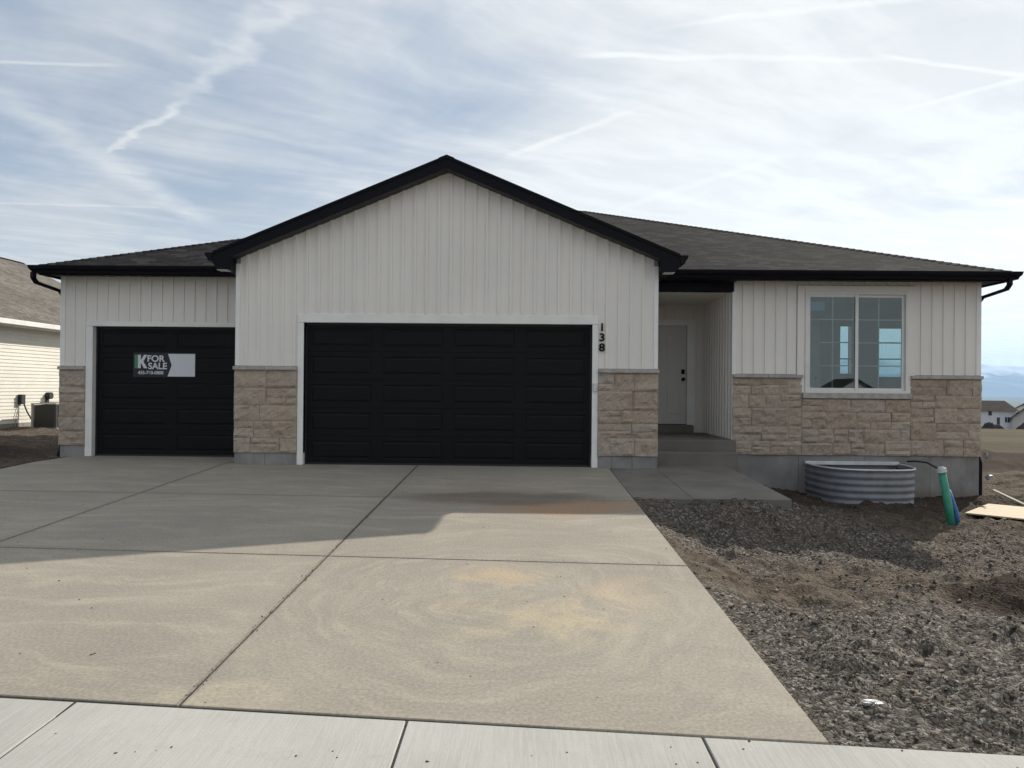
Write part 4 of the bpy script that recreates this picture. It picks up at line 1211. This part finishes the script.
# ------------------------------------------------------------------ mountains
mx = np.arange(-4000, 16000, 110.); my = np.arange(10400, 16200, 110.)
XX, YY = np.meshgrid(mx, my, indexing='ij')
prof_ = np.clip((YY-10400)/3900, 0, 1)**1.2*sst(16300, 15000, YY)
hh = (.42+.75*(fbm(XX/2600, YY/2600, 90, 2)))*(.55+.60*fbm(XX/1000, YY/2400, 95, 5, True))*850
ZZ = -72+prof_*hh
V = np.stack([XX.ravel(), YY.ravel(), ZZ.ravel()], 1); nx_, ny_ = XX.shape
ii, jj = np.meshgrid(np.arange(nx_-1), np.arange(ny_-1), indexing='ij'); a = (ii*ny_+jj).ravel()
struct(npmesh('mountains', V, np.stack([a, a+ny_, a+ny_+1, a+1], 1), M['mount']))
HAZE_TOP = float(ZZ.max())+15; print('haze top', HAZE_TOP)

# haze
hm = bpy.data.materials.new('haze_air'); hm.use_nodes = True
hn = hm.node_tree.nodes; hn.remove(hn['Principled BSDF'])
pv = hn.new('ShaderNodeVolumePrincipled'); pv.inputs['Color'].default_value = (.42, .68, 1.0, 1); pv.inputs['Density'].default_value = 5.0e-5; pv.inputs['Anisotropy'].default_value = .3
hm.node_tree.links.new(pv.outputs[0], hn['Material Output'].inputs['Volume'])
mb = MB(); mb.box(-16600, 16600, -4100, 16600, -80, HAZE_TOP); o = mb.build('haze', hm); struct(o, 'stuff')

# ------------------------------------------------------------------ camera
F = 770.0
cam = bpy.data.cameras.new('camera'); cam.sensor_width = 36; cam.lens = 36*F/1024; cam.clip_end = 60000; cam.clip_start = .05
co = bpy.data.objects.new('camera', cam); COL.objects.link(co)
yaw, pitch, roll = R(.74), R(.30), R(-.50)
mat_c = Matrix.Rotation(yaw, 4, 'Z') @ Matrix.Rotation(R(90)+pitch, 4, 'X') @ Matrix.Rotation(-roll, 4, 'Z')
co.matrix_world = Matrix.Translation((0, -13, 1.33)) @ mat_c
sc.camera = co

# ------------------------------------------------------------------ light
sun = bpy.data.lights.new('sun', 'SUN'); sun.energy = 5.0; sun.angle = R(.53); sun.color = (1, .93, .82)
so = bpy.data.objects.new('sun', sun); COL.objects.link(so); so.rotation_euler = SUN.to_track_quat('Z', 'Y').to_euler()
w = bpy.data.worlds.new('World'); sc.world = w; w.use_nodes = True
t = NT(w.node_tree); bg = t.n['Background']
sky = t.node('ShaderNodeTexSky', sky_type='NISHITA'); sky.sun_disc = False
el = math.asin(SUN.z); az_ = math.atan2(SUN.x, SUN.y)
sky.sun_elevation = el; sky.sun_rotation = az_; sky.altitude = 1400; sky.air_density = 1.0; sky.dust_density = .6; sky.ozone_density = 1.2
d = t.vmath('NORMALIZE', t.node('ShaderNodeTexCoord').outputs['Generated'])
dx, dy, dz_ = t.sep(d)
zc = t.math('MAXIMUM', dz_, .035)
p = t.comb(t.math('DIVIDE', dx, zc), t.math('DIVIDE', dy, zc))
wn = t.node('ShaderNodeTexNoise'); t.setin(wn.inputs['Vector'], p); wn.inputs['Scale'].default_value = .8; wn.inputs['Detail'].default_value = 2
pw = t.vmath('ADD', p, t.vmath('SCALE', t.vmath('SUBTRACT', wn.outputs['Color'], (.5, .5, .5)), scale=.55))
def rotv(v, ang, sc_):
    n = t.node('ShaderNodeVectorRotate', rotation_type='Z_AXIS'); t.setin(n.inputs['Vector'], v); n.inputs['Angle'].default_value = R(ang)
    return t.vmath('MULTIPLY', n.outputs[0], sc_)
c1 = t.noise(rotv(pw, 58, (.62, 1.5, 1)), .75, 6, .60)
c2 = t.noise(rotv(pw, -38, (.6, 2.0, 1)), 1.7, 5, .62)
c3 = t.noise(p, .42, 2, .5)
sd = t.vmath('DOT_PRODUCT', d, tuple(SUN))
glow = t.mr(sd, .45, .98)
side = t.mr(t.math('DIVIDE', dx, t.math('MAXIMUM', t.vmath('LENGTH', t.vmath('MULTIPLY', d, (1, 1, 0))), .01)), -.42, .30)
low = t.mr(dz_, .36, .02)
cov = t.math('ADD', t.math('MULTIPLY', t.math('SUBTRACT', c1, .5), 1.15), t.math('MULTIPLY', t.math('SUBTRACT', c2, .5), .55))
cov = t.math('ADD', cov, t.math('MULTIPLY', t.math('SUBTRACT', c3, .5), 1.0))
cov = t.math('ADD', cov, t.math('ADD', t.math('MULTIPLY', side, .50), t.math('MULTIPLY', low, .28)))
cov = t.math('ADD', cov, .28)
cov = t.mr(cov, -.12, .85, .04, .96)
# contrails as straight lines in the cloud layer
jit = t.node('ShaderNodeTexNoise'); t.setin(jit.inputs['Vector'], p); jit.inputs['Scale'].default_value = 7; jit.inputs['Detail'].default_value = 2
jf = t.noise(p, 5.0, 3, .65)
def P2(u, v):
    hz = 388+.0087*(u-512); k = hz-v
    return ((u-522)/k, 770/k)
def contrail(a, b, w_, amt, jitter, fade=.15):
    ax_, ay_ = P2(*a); bx_, by_ = P2(*b); L = math.hypot(bx_-ax_, by_-ay_); ux, uy = (bx_-ax_)/L, (by_-ay_)/L
    q = t.vmath('ADD', p, t.vmath('SCALE', t.vmath('SUBTRACT', jit.outputs['Color'], (.5, .5, .5)), scale=jitter))
    rel = t.vmath('SUBTRACT', q, (ax_, ay_, 0))
    s_ = t.math('DIVIDE', t.vmath('DOT_PRODUCT', rel, (ux, uy, 0)), L)
    dd = t.math('ABSOLUTE', t.vmath('DOT_PRODUCT', rel, (-uy, ux, 0)))
    core = t.mr(dd, w_, 0.0)
    ends = t.math('MULTIPLY', t.mr(s_, -.02, fade), t.mr(s_, 1.02, 1-fade))
    return t.math('MULTIPLY', t.math('MULTIPLY', core, ends), t.math('MULTIPLY', t.mr(jf, .25, .6, .45, 1.0), amt))
trails = [((75, 166), (200, 86), .036, .42, .10, .25), ((180, 100), (300, -20), .075, .30, .24, .2), ((495, 160), (650, 104), .035, .50, .05, .3),
          ((560, 55), (905, 62), .030, .65, .05, .2), ((870, 56), (1100, 90), .022, .95, .02, .1), ((885, 114), (1100, 60), .030, .75, .03, .3),
          ((-60, 56), (135, 63), .022, .32, .03, .3), ((-60, 60), (215, 230), .16, .35, .12, .2), ((600, 215), (800, 150), .06, .4, .08, .3), ((-60, 200), (190, 207), .05, .3, .05, .3), ((640, 30), (1080, -20), .03, .35, .1, .2)]
tot = None
for tr in trails:
    c = contrail(*tr); tot = c if tot is None else t.math('MAXIMUM', tot, c)
cov = t.math('ADD', cov, t.math('MULTIPLY', tot, t.math('SUBTRACT', 1.05, t.math('MULTIPLY', cov, .8))), clamp=True)
SKYK = .075
skyc = t.vmath('SCALE', sky.outputs[0], scale=SKYK)
lum = t.math('ADD', t.math('ADD', .71, t.math('MULTIPLY', glow, .20)), t.math('MULTIPLY', t.math('MULTIPLY', side, low), .25))
lum = t.math('ADD', lum, t.math('MULTIPLY', t.mr(c2, .38, .66, -.05, .05), 1.0))
cl = t.vmath('MULTIPLY', t.comb(lum, lum, lum), (1.0, 1.005, .985))
skyl = t.mix(t.mr(dz_, .0, .30), (.68, .74, .77), (.31, .40, .545))      # thin veil tint over the blue
blue = t.mix(.75, skyc, skyl)
colr = t.mix(t.math('MULTIPLY', cov, .92), blue, cl)
colr = t.mix(t.math('MULTIPLY', tot, .62), colr, (.98, .99, .98))
colr = t.mix(t.mr(dz_, -.02, -.10), colr, (.16, .15, .13))
t.l.new(colr, bg.inputs[0]); bg.inputs[1].default_value = 1.0

# ------------------------------------------------------------------ render settings
sc.view_settings.view_transform = 'Standard'; sc.view_settings.look = 'None'; sc.view_settings.exposure = 0.13; sc.view_settings.gamma = 1
sc.render.engine = 'CYCLES'
cy = sc.cycles; cy.use_denoising = True; cy.max_bounces = 6; cy.diffuse_bounces = 3; cy.glossy_bounces = 3; cy.transparent_max_bounces = 8
cy.volume_bounces = 0; cy.use_adaptive_sampling = True; cy.adaptive_threshold = .02; cy.sample_clamp_indirect = 6
